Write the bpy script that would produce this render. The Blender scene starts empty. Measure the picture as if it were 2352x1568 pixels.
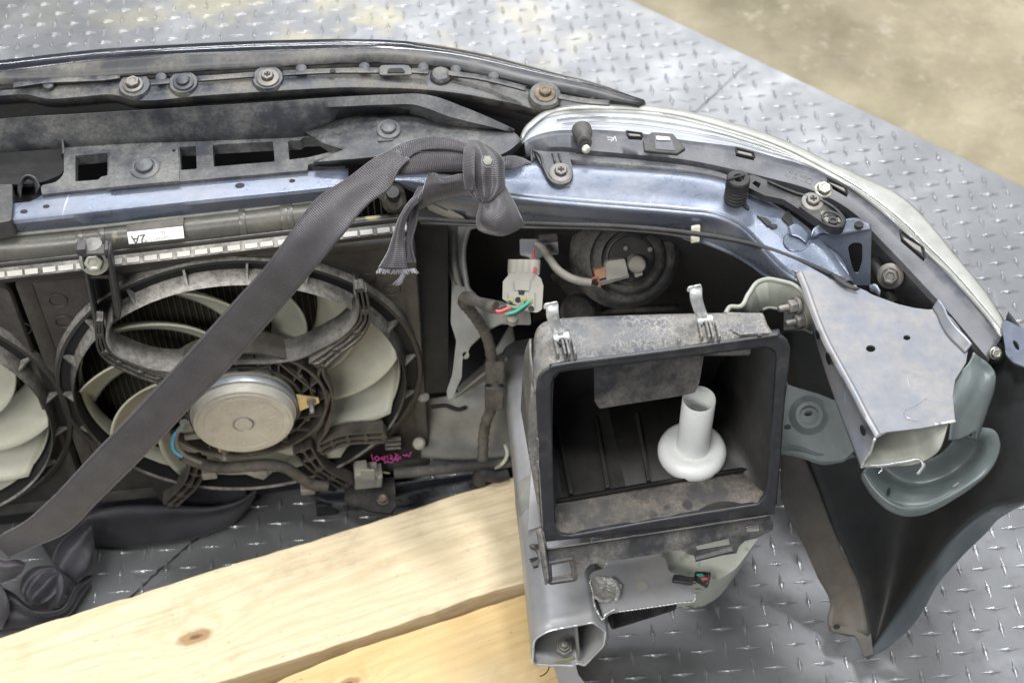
import bpy, bmesh, math, random
from mathutils import Vector, Matrix
from mathutils.geometry import tessellate_polygon
random.seed(7)
SC = bpy.context.scene
COL = SC.collection
R = math.radians
PITCH = R(50); CP, SP = math.cos(PITCH), math.sin(PITCH)
FPX = 3513.0; CAMZ = 1.5

# ---------------------------------------------------------------- camera
cam_d = bpy.data.cameras.new('camera'); cam = bpy.data.objects.new('camera', cam_d); COL.objects.link(cam)
cam.location = (0, 0, CAMZ); cam.rotation_euler = (R(40), 0, 0)
cam_d.sensor_width = 36; cam_d.lens = FPX/2352*36
cam_d.clip_start = .05; cam_d.clip_end = 60
cam_d.dof.use_dof = True; cam_d.dof.focus_distance = 1.36; cam_d.dof.aperture_fstop = 7.5
SC.camera = cam
# ---------------------------------------------------------------- world and lamps
W = bpy.data.worlds.new('World'); SC.world = W; W.use_nodes = True
wb = W.node_tree.nodes['Background']; wb.inputs[0].default_value = (.92, .95, 1, 1); wb.inputs[1].default_value = .19
def lamp(loc, target, sx, sy, power, col=(1, 1, 1)):
    l = bpy.data.lights.new('ceiling_or_fill_lamp', 'AREA'); l.shape = 'RECTANGLE'; l.size = sx; l.size_y = sy
    l.energy = power; l.color = col
    o = bpy.data.objects.new('ceiling_or_fill_lamp', l); COL.objects.link(o); o.location = loc
    o.rotation_euler = (Vector(target)-Vector(loc)).to_track_quat('-Z', 'Y').to_euler(); return o
lamp((.45, 1.38, 3.6), (.0, 1.0, .2), .9, .2, 70, (.97, .98, 1))
lamp((-1.0, 4.6, 3.6), (-.2, 1.6, .0), 2.4, .07, 42, (.97, .98, 1))
lamp((.6, 6.2, 3.6), (.3, 1.8, .0), 2.4, .09, 62, (.97, .98, 1))
lamp((-.6, 3.1, 3.6), (.0, 1.3, .0), 1.2, .07, 26, (.97, .98, 1))
lamp((1.4, 4.6, 3.6), (.3, 1.2, .1), 1.2, .07, 22, (.97, .98, 1))
lamp((-1.3, -1.2, 2.7), (0, .9, .3), 2.0, .5, 56, (1, .98, .95))  # added fill from the front left, brightens faces turned that way
lamp((-.35, .25, 3.6), (-.1, .9, .2), 1.2, .2, 34, (1, .99, .97))  # added fill above the front, brightens floor, fans and planks
lamp((2.6, .6, 3.2), (.4, .9, .2), .5, 1.6, 22, (1, .99, .97))
SC.view_settings.view_transform = 'Standard'; SC.view_settings.look = 'None'
SC.view_settings.exposure = 0.3; SC.view_settings.gamma = 1

# ---------------------------------------------------------------- rays: picture point + height or plane -> place
CAMP = Vector((0, 0, CAMZ))
def ray(u, v):
    a = (u-1176)/FPX; b = (784-v)/FPX
    return Vector((a, CP+b*SP, -SP+b*CP))
def P(u, v, z):
    d = ray(u, v); return CAMP + d*((z-CAMZ)/d.z)
def plane(p, n):
    p = Vector(p); n = Vector(n)
    def f(u, v):
        d = ray(u, v); return CAMP + d*((p-CAMP).dot(n)/d.dot(n))
    return f
def ZP(z): return plane((0, 0, z), (0, 0, 1))
def D(u, v, dep): return CAMP + ray(u, v)*dep
TL = {'11': (0, 0, .3362), '12': (790.3, 0, .3362), '13': (1561.7, 0, .3362), '21': (0, 521.6, .3362), '22': (790.3, 521.6, .3362),
      '23': (1561.7, 521.6, .3362), '31': (0, 1040.9, .3362), '32': (790.3, 1040.9, .3362), '33': (1561.7, 1040.9, .3362),
      'b1': (118.5, 553.2, .4032), 'b2': (0, 553.2, .4032), 'b3': (829.8, 276.6, .27713), 'b4': (908.9, 513.7, .4032),
      'b5': (0, 1066.9, .31957), 'b6': (1185.5, 1145.9, .2692), 'b7': (1225, 474.2, .28561)}
def T(k, pts):
    a, b, s = TL[k]; return [(a+p[0]*s, b+p[1]*s) + tuple(p[2:]) for p in pts]
def PP(pts): return [P(*p) for p in pts]
def SS(surf, pts): return [surf(p[0], p[1]) for p in pts]

# ---------------------------------------------------------------- mesh helpers
def mk(name, V, Fc, mat, parent=None, smooth=35, bevel=0, solid=0, uv=None, bseg=2):
    me = bpy.data.meshes.new(name); me.from_pydata([tuple(v) for v in V], [], Fc)
    bm = bmesh.new(); bm.from_mesh(me); bmesh.ops.recalc_face_normals(bm, faces=bm.faces); bm.to_mesh(me); bm.free()
    if uv:
        ul = me.uv_layers.new(name='UVMap')
        for lp in me.loops: ul.data[lp.index].uv = uv[lp.vertex_index]
    me.materials.append(mat)
    if smooth:
        me.polygons.foreach_set('use_smooth', [True]*len(me.polygons)); me.set_sharp_from_angle(angle=R(smooth))
    me.update()
    o = bpy.data.objects.new(name, me); COL.objects.link(o)
    if solid:
        m = o.modifiers.new('s', 'SOLIDIFY'); m.thickness = solid; m.offset = 0
    if bevel:
        m = o.modifiers.new('b', 'BEVEL'); m.width = bevel; m.segments = bseg; m.limit_method = 'ANGLE'; m.angle_limit = R(40)
        m.harden_normals = False
    if parent: par(o, parent)
    return o
def par(o, p):
    o.parent = p; o.matrix_parent_inverse = p.matrix_world.inverted() if p.type != 'EMPTY' else Matrix.Translation(-Vector(p.location))
def thing(name, label, cat, loc=(0, 0, 0), group=None):
    o = bpy.data.objects.new(name, None); COL.objects.link(o); o.location = loc; o.empty_display_size = .05
    o['label'] = label; o['category'] = cat
    if group: o['group'] = group
    return o
def tag(o, label, cat, group=None):
    o['label'] = label; o['category'] = cat
    if group: o['group'] = group
    return o
def resample(pts, n, lin=False, closed=False):
    pts = [Vector(p) for p in pts]
    if closed: pts = pts+[pts[0]]
    L = [0]
    for a, b in zip(pts, pts[1:]): L.append(L[-1]+max((b-a).length, 1e-7))
    tot = L[-1]; out = []; m = n if not closed else n+1
    for i in range(m):
        s = tot*i/(m-1); k = 0
        while k < len(L)-2 and L[k+1] < s: k += 1
        t = (s-L[k])/(L[k+1]-L[k]); p1, p2 = pts[k], pts[k+1]
        if lin or len(pts) < 3: out.append(p1.lerp(p2, t)); continue
        if closed: p0 = pts[k-1] if k else pts[-2]; p3 = pts[k+2] if k+2 < len(pts) else pts[1]
        else: p0 = pts[k-1] if k else p1*2-p2; p3 = pts[k+2] if k+2 < len(pts) else p2*2-p1
        # cardinal spline using chord lengths
        def tang(a, b, c, l0, l1): return ((b-a)/l0*l1+(c-b)/l1*l0)/(l0+l1)
        l1 = max((p2-p1).length, 1e-7); l0 = max((p1-p0).length, 1e-7); l2 = max((p3-p2).length, 1e-7)
        m1 = tang(p0, p1, p2, l0, l1)*l1; m2 = tang(p1, p2, p3, l1, l2)*l1
        t2, t3 = t*t, t*t*t
        out.append(p1*(2*t3-3*t2+1)+m1*(t3-2*t2+t)+p2*(-2*t3+3*t2)+m2*(t3-t2))
    return out[:n]
EXT = {'bumper_skin', 'bumper_ledge', 'bolt_flange', 'bumper_inner_wall', 'radiator_cover', 'upper_cross_member', 'tank_seal', 'tank_flank', 'header_channel'}
def loft(name, rails, mat, parent=None, n=48, lin=False, solid=.0015, smooth=35, cross=None, closed=False, bevel=0, caps=False):
    if name in EXT and abs((P(-60, 300, .5)-rails[0][0]).x) < .12:
        ax_ = Vector((-math.cos(R(9)), -math.sin(R(9)), 0)); rails = [[r[0]+ax_*.36, r[0]+ax_*.18]+list(r) for r in rails]; n = int(n*1.4)
    RR = [resample(r, n, lin, closed) for r in rails]
    if cross:                                    # subdivide across with a spline
        cols = [resample([r[i] for r in RR], cross) for i in range(n)]
        RR = [[c[j] for c in cols] for j in range(cross)]
    m = len(RR); V = [p for r in RR for p in r]; Fc = []; uv = []
    for j in range(m):
        s = 0
        for i in range(n):
            if i: s += (RR[m//2][i]-RR[m//2][i-1]).length
            uv.append((s, sum((RR[q+1][0]-RR[q][0]).length for q in range(j))))
    for j in range(m-1):
        for i in range(n if closed else n-1):
            i2 = (i+1) % n
            Fc.append((j*n+i, j*n+i2, (j+1)*n+i2, (j+1)*n+i))
    return mk(name, V, Fc, mat, parent, smooth, bevel, solid, uv)
def rnd(pts, r, seg=5, closed=True):             # round the corners of a 2-D/3-D outline
    out = []; n = len(pts)
    for i, p in enumerate(pts):
        rr = r
        p2 = Vector(p[:2])
        if not closed and i in (0, n-1): out.append(tuple(p2)); continue
        if len(p) > 2: rr = p[2]
        a = Vector(pts[i-1][:2]); b = Vector(pts[(i+1) % n][:2])
        rr = min(rr, (a-p2).length*.48, (b-p2).length*.48)
        if rr < .5: out.append(tuple(p2)); continue
        A = p2+(a-p2).normalized()*rr; B = p2+(b-p2).normalized()*rr
        for k in range(seg+1):
            t = k/seg; out.append(tuple(A*(1-t)**2+p2*2*t*(1-t)+B*t*t))
    return out
def ell(cx, cy, rx, ry, n=20, rot=0):
    c, s = math.cos(rot), math.sin(rot)
    return [(cx+rx*math.cos(t)*c-ry*math.sin(t)*s, cy+rx*math.cos(t)*s+ry*math.sin(t)*c) for t in [2*math.pi*i/n for i in range(n)]]
def sheet(name, surf, outline, mat, parent=None, holes=(), th=.0015, dirv=(0, 0, -1), bevel=0, smooth=35, bseg=2):
    loops = [SS(surf, outline)]+[SS(surf, h) for h in holes]
    flat = [[Vector((p[0], p[1], 0)) for p in lp] for lp in [outline]+list(holes)]
    tris = tessellate_polygon(flat)
    top = [p for lp in loops for p in lp]; dv = Vector(dirv)*th
    N = len(top); V = top+[p+dv for p in top]
    Fc = [tuple(t) for t in tris]+[tuple(N+i for i in reversed(t)) for t in tris]
    k = 0
    for lp in loops:
        m = len(lp)
        for i in range(m): a, b = k+i, k+(i+1) % m; Fc.append((a, b, N+b, N+a))
        k += m
    # merge the coplanar triangles so bevels stay clean
    o = mk(name, V, Fc, mat, parent, smooth, bevel, 0, bseg=bseg)
    bm = bmesh.new(); bm.from_mesh(o.data)
    bmesh.ops.dissolve_limit(bm, angle_limit=R(1), verts=bm.verts, edges=bm.edges); 
    bmesh.ops.triangulate(bm, faces=[f for f in bm.faces if len(f.verts) > 4])
    bm.to_mesh(o.data); bm.free()
    if smooth: o.data.polygons.foreach_set('use_smooth', [True]*len(o.data.polygons)); o.data.set_sharp_from_angle(angle=R(smooth))
    return o
def tube(name, pts, r, mat, parent=None, n=None, seg=10, lin=False, rfun=None, smooth=60, flat=None):
    n = n or max(8, len(pts)*6); C = resample(pts, n, lin); V = []; Fc = []; up = None
    for i, c in enumerate(C):
        t = (C[min(i+1, n-1)]-C[max(i-1, 0)]).normalized()
        if up is None: up = Vector((0, 0, 1)) if abs(t.z) < .9 else Vector((1, 0, 0))
        x = t.cross(up).normalized(); up = x.cross(t).normalized()
        rr = r*(rfun(i/(n-1)) if rfun else 1)
        for k in range(seg):
            a = 2*math.pi*k/seg; V.append(c+x*math.cos(a)*rr+up*math.sin(a)*rr*(flat or 1))
    for i in range(n-1):
        for k in range(seg): k2 = (k+1) % seg; Fc.append((i*seg+k, i*seg+k2, (i+1)*seg+k2, (i+1)*seg+k))
    Fc.append(tuple(range(seg))); Fc.append(tuple((n-1)*seg+k for k in reversed(range(seg))))
    return mk(name, V, Fc, mat, parent, smooth)
class MB:                                        # collects several shapes of ONE part
    def __init__(s): s.V = []; s.F = []
    def add(s, V, F): k = len(s.V); s.V += [Vector(v) for v in V]; s.F += [tuple(k+i for i in f) for f in F]; return s
    def box(s, c, x, y, z):                      # centre and three half vectors
        c, x, y, z = map(Vector, (c, x, y, z))
        V = [c+x*i+y*j+z*k for i in (-1, 1) for j in (-1, 1) for k in (-1, 1)]
        return s.add(V, [(0, 1, 3, 2), (4, 6, 7, 5), (0, 4, 5, 1), (2, 3, 7, 6), (0, 2, 6, 4), (1, 5, 7, 3)])
    def bar(s, a, b, w, up, h):                  # bar a->b, width w, height h along up
        a, b, up = Vector(a), Vector(b), Vector(up).normalized(); d = b-a
        if d.length < 1e-6: return s
        x = d.normalized().cross(up).normalized()
        return s.box((a+b)/2, d/2, x*w/2, up*h/2)
    def lathe(s, o, ax, prof, seg=24, x=None):
        o, ax = Vector(o), Vector(ax).normalized()
        x = (Vector((0, 0, 1)) if abs(ax.z) < .9 else Vector((1, 0, 0))).cross(ax).normalized(); y = ax.cross(x)
        V = []; F = []; m = len(prof)
        for r, h in prof:
            for k in range(seg):
                a = 2*math.pi*k/seg; V.append(o+ax*h+(x*math.cos(a)+y*math.sin(a))*max(r, 1e-5))
        for j in range(m-1):
            for k in range(seg): k2 = (k+1) % seg; F.append((j*seg+k, j*seg+k2, (j+1)*seg+k2, (j+1)*seg+k))
        return s.add(V, F)
    def pipe(s, pts, r, seg=8, n=None, lin=False):
        n = n or max(8, len(pts)*5); C = resample(pts, n, lin); V = []; F = []; up = None
        for i, c in enumerate(C):
            t = (C[min(i+1, n-1)]-C[max(i-1, 0)]).normalized()
            if up is None: up = Vector((0, 0, 1)) if abs(t.z) < .9 else Vector((1, 0, 0))
            x = t.cross(up).normalized(); up = x.cross(t).normalized()
            for k in range(seg): a = 2*math.pi*k/seg; V.append(c+x*math.cos(a)*r+up*math.sin(a)*r)
        for i in range(n-1):
            for k in range(seg): k2 = (k+1) % seg; F.append((i*seg+k, i*seg+k2, (i+1)*seg+k2, (i+1)*seg+k))
        F.append(tuple(range(seg))); F.append(tuple((n-1)*seg+k for k in reversed(range(seg))))
        return s.add(V, F)
    def build(s, name, mat, parent=None, smooth=35, bevel=0, solid=0): return mk(name, s.V, s.F, mat, parent, smooth, bevel, solid)
def lathe(name, o, ax, prof, mat, parent=None, seg=32, smooth=35, bevel=0): return MB().lathe(o, ax, prof, seg).build(name, mat, parent, smooth, bevel)
def hexbolt(name, o, ax, r, mat, parent, washer=1.6, head=.75, phil=False, dome=False):
    """flanged hex head: r = half width of the hex; washer ratio"""
    m = MB(); h = r*head
    m.lathe(o, ax, [(0, 0), (r*washer, 0), (r*washer, r*.16), (r*washer*.93, r*.24), (r*1.15, r*.34)], 28)
    top = [(r*1.12, r*.3), (r*1.12, h+r*.2), (r*.98, h+r*.32)]
    top += [(r*.62, h+r*.32), (r*.58, h+r*.18), (0, h+r*.18)] if not dome else [(r*.6, h+r*.4), (0, h+r*.45)]
    m.lathe(o, ax, top, 6)
    ob = m.build(name, mat, parent, 25, bevel=r*.07)
    if phil:
        ax = Vector(ax).normalized(); x = (Vector((0, 1, 0))).cross(ax).normalized(); y = ax.cross(x)
        c = Vector(o)+ax*(h+r*.24); MB().box(c, x*r*.5, y*r*.12, ax*r*.08).box(c, y*r*.5, x*r*.12, ax*r*.081).build('cross_recess', MT['black'], ob, 0)
    return ob
def clip(name, o, ax, r, mat, parent):           # plastic push clip
    return MB().lathe(o, ax, [(0, 0), (r, 0), (r, r*.12), (r*.86, r*.2), (r*.72, r*.2), (r*.68, r*.1), (r*.6, r*.12), (r*.58, r*.42), (r*.45, r*.5), (0, r*.52)], 28).build(name, mat, parent, 30)

# ---------------------------------------------------------------- materials
MT = {}
def M(key, col, rough=.5, metal=0.0, dust=None, dsc=18, lo=.45, hi=.62, damt=1.0, var=.18, vsc=60, bump=.15, bsc=220, up=0.0,
      spots=None, ssc=90, slo=.0, shi=.12, crack=None, csc=60, scr=None, coat=0, spec=.5, drough=.85, stretch=None):
    m = bpy.data.materials.new(key); m.use_nodes = True; nt = m.node_tree; N = nt.nodes; L = nt.links
    b = N['Principled BSDF']; tc = N.new('ShaderNodeTexCoord'); src = tc.outputs['Object']
    if stretch:
        mp = N.new('ShaderNodeMapping'); mp.inputs['Scale'].default_value = stretch; L.new(src, mp.inputs[0]); src = mp.outputs[0]
    def noise(s, d=8, r=.6, w=0):
        n = N.new('ShaderNodeTexNoise'); n.inputs['Scale'].default_value = s; n.inputs['Detail'].default_value = d
        n.inputs['Roughness'].default_value = r; L.new(src, n.inputs['Vector']); return n.outputs['Fac']
    def ramp(inp, a, bb, ca=0, cb=1):
        r = N.new('ShaderNodeMapRange'); r.inputs[1].default_value = a; r.inputs[2].default_value = bb
        r.inputs[3].default_value = ca; r.inputs[4].default_value = cb; L.new(inp, r.inputs[0]); return r.outputs[0]
    def mix(f, a, bb, mode='MIX'):
        x = N.new('ShaderNodeMix'); x.data_type = 'RGBA'; x.blend_type = mode
        for s, q in ((0, f), (6, a), (7, bb)):
            if hasattr(q, 'is_linked') or hasattr(q, 'links'): L.new(q, x.inputs[s])
            else: x.inputs[s].default_value = q if s == 0 else (*q[:3], 1)
        return x.outputs[2]
    def mul(a, bb):
        x = N.new('ShaderNodeMath'); x.operation = 'MULTIPLY'
        for s, q in ((0, a), (1, bb)):
            if hasattr(q, 'links'): L.new(q, x.inputs[s])
            else: x.inputs[s].default_value = q
        return x.outputs[0]
    c = mix(ramp(noise(vsc, 6), .3, .7), tuple(k*(1-var) for k in col), tuple(min(1, k*(1+var)) for k in col))
    rg = rough
    if dust:
        f = mul(ramp(noise(dsc, 10, .74), lo, hi), damt)
        if up:
            g = N.new('ShaderNodeNewGeometry'); sx = N.new('ShaderNodeSeparateXYZ'); L.new(g.outputs['True Normal'], sx.inputs[0])
            f = mul(f, ramp(sx.outputs[2], up-.35, up+.25))
        f2 = mul(f, ramp(noise(dsc*14, 5, .7), .32, .58, .35, 1))
        c = mix(f2, c, dust); rr = N.new('ShaderNodeMapRange'); rr.inputs[3].default_value = rough; rr.inputs[4].default_value = drough
        L.new(f2, rr.inputs[0]); rg = rr.outputs[0]
    if scr:
        for k, sv in enumerate(((420, 9, 14), (12, 380, 20))):
            mp2 = N.new('ShaderNodeMapping'); mp2.inputs['Scale'].default_value = sv; mp2.inputs['Rotation'].default_value = (.3, .2, .5+k); L.new(tc.outputs['Object'], mp2.inputs[0])
            n2 = N.new('ShaderNodeTexNoise'); n2.inputs['Scale'].default_value = 1; n2.inputs['Detail'].default_value = 2; L.new(mp2.outputs[0], n2.inputs['Vector'])
            c = mix(mul(ramp(n2.outputs['Fac'], .73, .76), ramp(noise(15, 3), .45, .6, 0, .55)), c, scr)
        c = mix(ramp(noise(170, 3, .8), .70, .76, 0, .6), c, tuple(k*.35 for k in col))
    if crack:
        vo = N.new('ShaderNodeTexVoronoi'); vo.feature = 'DISTANCE_TO_EDGE'; vo.inputs['Scale'].default_value = csc
        nz = N.new('ShaderNodeTexNoise'); nz.inputs['Scale'].default_value = csc*.8; nz.inputs['Detail'].default_value = 5; L.new(src, nz.inputs['Vector'])
        ad = N.new('ShaderNodeVectorMath'); ad.operation = 'MULTIPLY_ADD'; L.new(nz.outputs['Color'], ad.inputs[0]); ad.inputs[1].default_value = (.03,)*3; L.new(src, ad.inputs[2])
        L.new(ad.outputs[0], vo.inputs['Vector']); c = mix(mul(ramp(vo.outputs['Distance'], .10, .0), ramp(noise(22, 3), .38, .6, 0, .8)), c, crack)
    if spots:
        vo = N.new('ShaderNodeTexVoronoi'); vo.inputs['Scale'].default_value = ssc; vo.inputs['Randomness'].default_value = 1
        nz = N.new('ShaderNodeTexNoise'); nz.inputs['Scale'].default_value = ssc*1.2; L.new(src, nz.inputs['Vector'])
        ad = N.new('ShaderNodeVectorMath'); ad.operation = 'MULTIPLY_ADD'; L.new(nz.outputs['Color'], ad.inputs[0]); ad.inputs[1].default_value = (.35/ssc,)*3; L.new(src, ad.inputs[2])
        L.new(ad.outputs[0], vo.inputs['Vector']); c = mix(mul(ramp(vo.outputs['Distance'], shi, slo), ramp(noise(9, 2), .48, .56)), c, spots)
    L.new(c, b.inputs['Base Color'])
    if hasattr(rg, 'links'):
        L.new(rg, b.inputs['Roughness'])
    else:
        L.new(ramp(noise(vsc*.5, 5), .3, .7, max(.02, rough*.8), min(1, rough*1.25)), b.inputs['Roughness'])
    b.inputs['Metallic'].default_value = metal; b.inputs['Coat Weight'].default_value = coat; b.inputs['Specular IOR Level'].default_value = spec
    if bump:
        bp = N.new('ShaderNodeBump'); bp.inputs['Strength'].default_value = bump; bp.inputs['Distance'].default_value = .0006
        L.new(noise(bsc, 4), bp.inputs['Height']); L.new(bp.outputs[0], b.inputs['Normal'])
    MT[key] = m; return m
tan = (.30, .26, .20)
M('black', (.006, .006, .007), .6, bump=0)
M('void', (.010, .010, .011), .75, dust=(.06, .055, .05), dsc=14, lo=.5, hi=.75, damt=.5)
M('plastic', (.030, .031, .034), .48, dust=(.17, .16, .15), dsc=16, lo=.40, hi=.68, damt=.75, up=.1)
M('plastic_dark', (.018, .018, .020), .5, dust=(.10, .09, .08), dsc=20, lo=.45, hi=.7, damt=.6)
M('cover', (.042, .046, .054), .45, dust=(.25, .245, .23), dsc=20, lo=.40, hi=.62, damt=.7, spots=(.07, .075, .08), ssc=24, shi=.3, slo=.2)
M('shroud', (.032, .030, .028), .55, dust=(.40, .38, .345), dsc=13, lo=.30, hi=.55, damt=.9, up=.42)
M('deflector', (.06, .058, .055), .5, dust=(.30, .285, .26), dsc=12, lo=.35, hi=.6, damt=.9)
M('shroud_panel', (.035, .031, .028), .6, dust=(.15, .14, .125), dsc=9, lo=.4, hi=.7, damt=.6)
M('spider', (.040, .036, .032), .6, dust=(.13, .115, .095), dsc=30, lo=.35, hi=.65, damt=.7)
M('blade', (.49, .495, .41), .42, dust=(.42, .39, .29), dsc=12, lo=.35, hi=.75, damt=.6, var=.06, bump=.03, drough=.6)
M('motor', (.50, .49, .44), .5, metal=.25, dust=(.36, .31, .24), dsc=24, lo=.4, hi=.7, damt=.6, var=.08)
M('motor_side', (.42, .45, .48), .38, metal=.5, dust=(.3, .3, .28), dsc=30)
M('core', (.028, .025, .020), .7, dust=(.07, .06, .045), dsc=12, damt=.6)
M('fin', (.20, .17, .13), .6, metal=.3)
M('tank', (.085, .082, .072), .26, dust=(.22, .20, .16), dsc=14, lo=.42, hi=.75, damt=.5, spots=(.62, .56, .30), ssc=26, shi=.22, slo=.14, var=.1)
M('alu', (.42, .41, .385), .45, metal=.35, dust=(.42, .38, .30), dsc=30, lo=.45, hi=.7, damt=.6)
M('steel_blue', (.135, .16, .215), .27, metal=.5, dust=(.34, .32, .29), dsc=15, lo=.44, hi=.68, damt=.4, var=.07, bump=.05, drough=.6, spec=.6, scr=(.55, .56, .58))
M('steel_grey', (.225, .245, .285), .36, metal=.30, dust=(.44, .37, .27), dsc=9, lo=.44, hi=.64, damt=.42, var=.09, bump=.04, drough=.6, spots=(.20, .225, .28), ssc=9, shi=.16, slo=.05, scr=(.6, .6, .6))
M('steel_rail', (.34, .35, .37), .42, metal=.25, scr=(.6, .6, .6), dust=(.42, .37, .31), dsc=12, lo=.42, hi=.7, damt=.6, var=.08)
M('steel_shade', (.20, .205, .195), .5, metal=.15, dust=(.30, .27, .23), dsc=9, lo=.42, hi=.7, damt=.6)
M('steel_green', (.165, .195, .195), .36, metal=.2, scr=(.42, .45, .45), dust=(.30, .31, .29), dsc=14, lo=.5, hi=.75, damt=.4, var=.08)
M('primer', (.24, .245, .22), .5, dust=(.12, .12, .11), dsc=20, lo=.5, hi=.7, damt=.6)
M('primer_light', (.27, .28, .24), .5, dust=(.25, .24, .21), dsc=20, lo=.5, hi=.7, damt=.5)
M('cut_edge', (.75, .76, .76), .35, metal=.7, bump=.5, bsc=600)
M('hood_paint', (.013, .015, .022), .16, coat=.6, dust=(.10, .10, .10), dsc=20, lo=.5, hi=.8, damt=.35, bump=0, var=.1)
M('hood_edge', (.036, .038, .042), .38, dust=(.27, .245, .20), dsc=16, lo=.46, hi=.64, damt=.5)
M('hood_flange', (.050, .056, .068), .38, dust=(.25, .23, .19), dsc=30, lo=.42, hi=.6, damt=.75, spots=(.32, .14, .05), ssc=16, shi=.12, slo=.05)
M('hood_steel', (.07, .09, .13), .3, metal=.3, dust=(.30, .29, .27), dsc=18, lo=.45, hi=.7, damt=.6)
M('fender_in', (.024, .026, .027), .48, scr=(.09, .085, .08), dust=(.06, .052, .042), dsc=6, lo=.45, hi=.8, damt=.6, var=.15)
M('fender_flange', (.085, .080, .074), .35, dust=(.17, .14, .10), dsc=8, lo=.4, hi=.7, damt=.7, var=.15)
M('fender_lip', (.115, .135, .15), .32, var=.06, metal=.2)
M('fender_paint', (.012, .014, .022), .2, coat=.5, dust=(.25, .22, .18), dsc=60, lo=.62, hi=.72, damt=.7, bump=0)
M('bolt', (.19, .19, .185), .45, metal=.5, dust=(.33, .28, .22), dsc=60, lo=.4, hi=.65, damt=.6)
M('bolt_zinc', (.52, .52, .45), .32, metal=.7, dust=(.40, .36, .25), dsc=60, damt=.4)
M('bolt_rust', (.14, .11, .08), .7, metal=.2, dust=(.33, .27, .19), dsc=60)
M('clip_blk', (.05, .054, .065), .45, dust=(.2, .2, .19), dsc=40, damt=.4)
M('clip_grey', (.085, .09, .10), .45, dust=(.3, .29, .27), dsc=40, damt=.5)
M('rubber', (.018, .018, .019), .6, dust=(.09, .085, .08), dsc=30, damt=.5)
M('rubber_dusty', (.026, .026, .026), .7, dust=(.16, .15, .135), dsc=20, damt=.7)
M('conn_grey', (.34, .33, .29), .5, dust=(.30, .27, .22), dsc=30, damt=.5, var=.08)
M('conn_dark', (.21, .20, .18), .5, dust=(.28, .26, .22), dsc=30, damt=.5)
M('conn_brown', (.38, .22, .13), .5)
M('chrome_clip', (.74, .76, .76), .34, metal=.45, bump=0)
M('pale_steel', (.34, .36, .31), .42, metal=.15, dust=(.28, .26, .2), dsc=30, lo=.5, hi=.7, damt=.5, scr=(.5, .5, .45))
M('lamp_house', (.085, .09, .105), .42, dust=(.26, .25, .24), dsc=30, lo=.45, hi=.7, damt=.5)
M('white_plastic', (.74, .76, .75), .36, var=.03, bump=.05, dust=(.50, .48, .43), dsc=24, lo=.50, hi=.75, damt=.5, scr=(.5, .5, .48))
M('washer_tank', (.55, .57, .49), .45, var=.04, spots=(.10, .095, .07), ssc=110, shi=.44, slo=.25, dust=(.4, .4, .34), dsc=14, damt=.35)
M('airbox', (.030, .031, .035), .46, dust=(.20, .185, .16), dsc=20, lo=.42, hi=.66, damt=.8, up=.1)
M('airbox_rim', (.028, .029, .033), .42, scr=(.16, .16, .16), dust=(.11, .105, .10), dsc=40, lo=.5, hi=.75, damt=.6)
M('airbox_top', (.060, .066, .078), .45, dust=(.33, .30, .25), dsc=14, lo=.40, hi=.64, damt=.8, crack=(.38, .36, .33), csc=150)
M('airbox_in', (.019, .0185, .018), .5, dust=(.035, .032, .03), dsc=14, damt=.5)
M('airbox_floor', (.034, .032, .030), .6, dust=(.23, .195, .16), dsc=26, lo=.44, hi=.68, damt=.8, spots=(.02, .02, .02), ssc=60, shi=.34, slo=.2)
M('reflector', (.44, .46, .50), .42, metal=.2, bump=.12, bsc=150, var=.05)
M('lens_clear', (.8, .82, .76), .08, bump=0); MT['lens_clear'].node_tree.nodes['Principled BSDF'].inputs['Transmission Weight'].default_value = .93
M('lens_rim', (.40, .41, .385), .16, coat=.5, var=.15, bump=.1, spec=.7)
M('sticker', (.80, .80, .77), .45, var=.03, bump=0)
M('ink', (.06, .06, .06), .6, bump=0)
M('ink_pale', (.45, .45, .45), .6, bump=0)
M('pink', (.72, .10, .38), .6, bump=0)
M('magenta', (.62, .08, .36), .6, bump=0)
M('wire_grey', (.20, .19, .175), .6, dust=(.3, .28, .24), dsc=30)
M('wire_tape', (.045, .043, .040), .5, dust=(.13, .115, .095), dsc=50, lo=.4, hi=.6, bump=.6, bsc=300)
M('red', (.62, .12, .12), .45); M('green', (.05, .36, .26), .45); M('blue', (.10, .42, .66), .4); M('wire_dark', (.07, .08, .075), .5); M('yellow', (.32, .31, .14), .5)
M('wgreen', (.20, .26, .18), .5)
M('gold', (.55, .45, .24), .38, metal=.6)
M('zipclip', (.62, .60, .50), .5)
M('paint_white', (.55, .57, .6), .5, bump=0)
# ================================================================ THE SETTING
def structure(o): o['kind'] = 'structure'; return o
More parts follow.
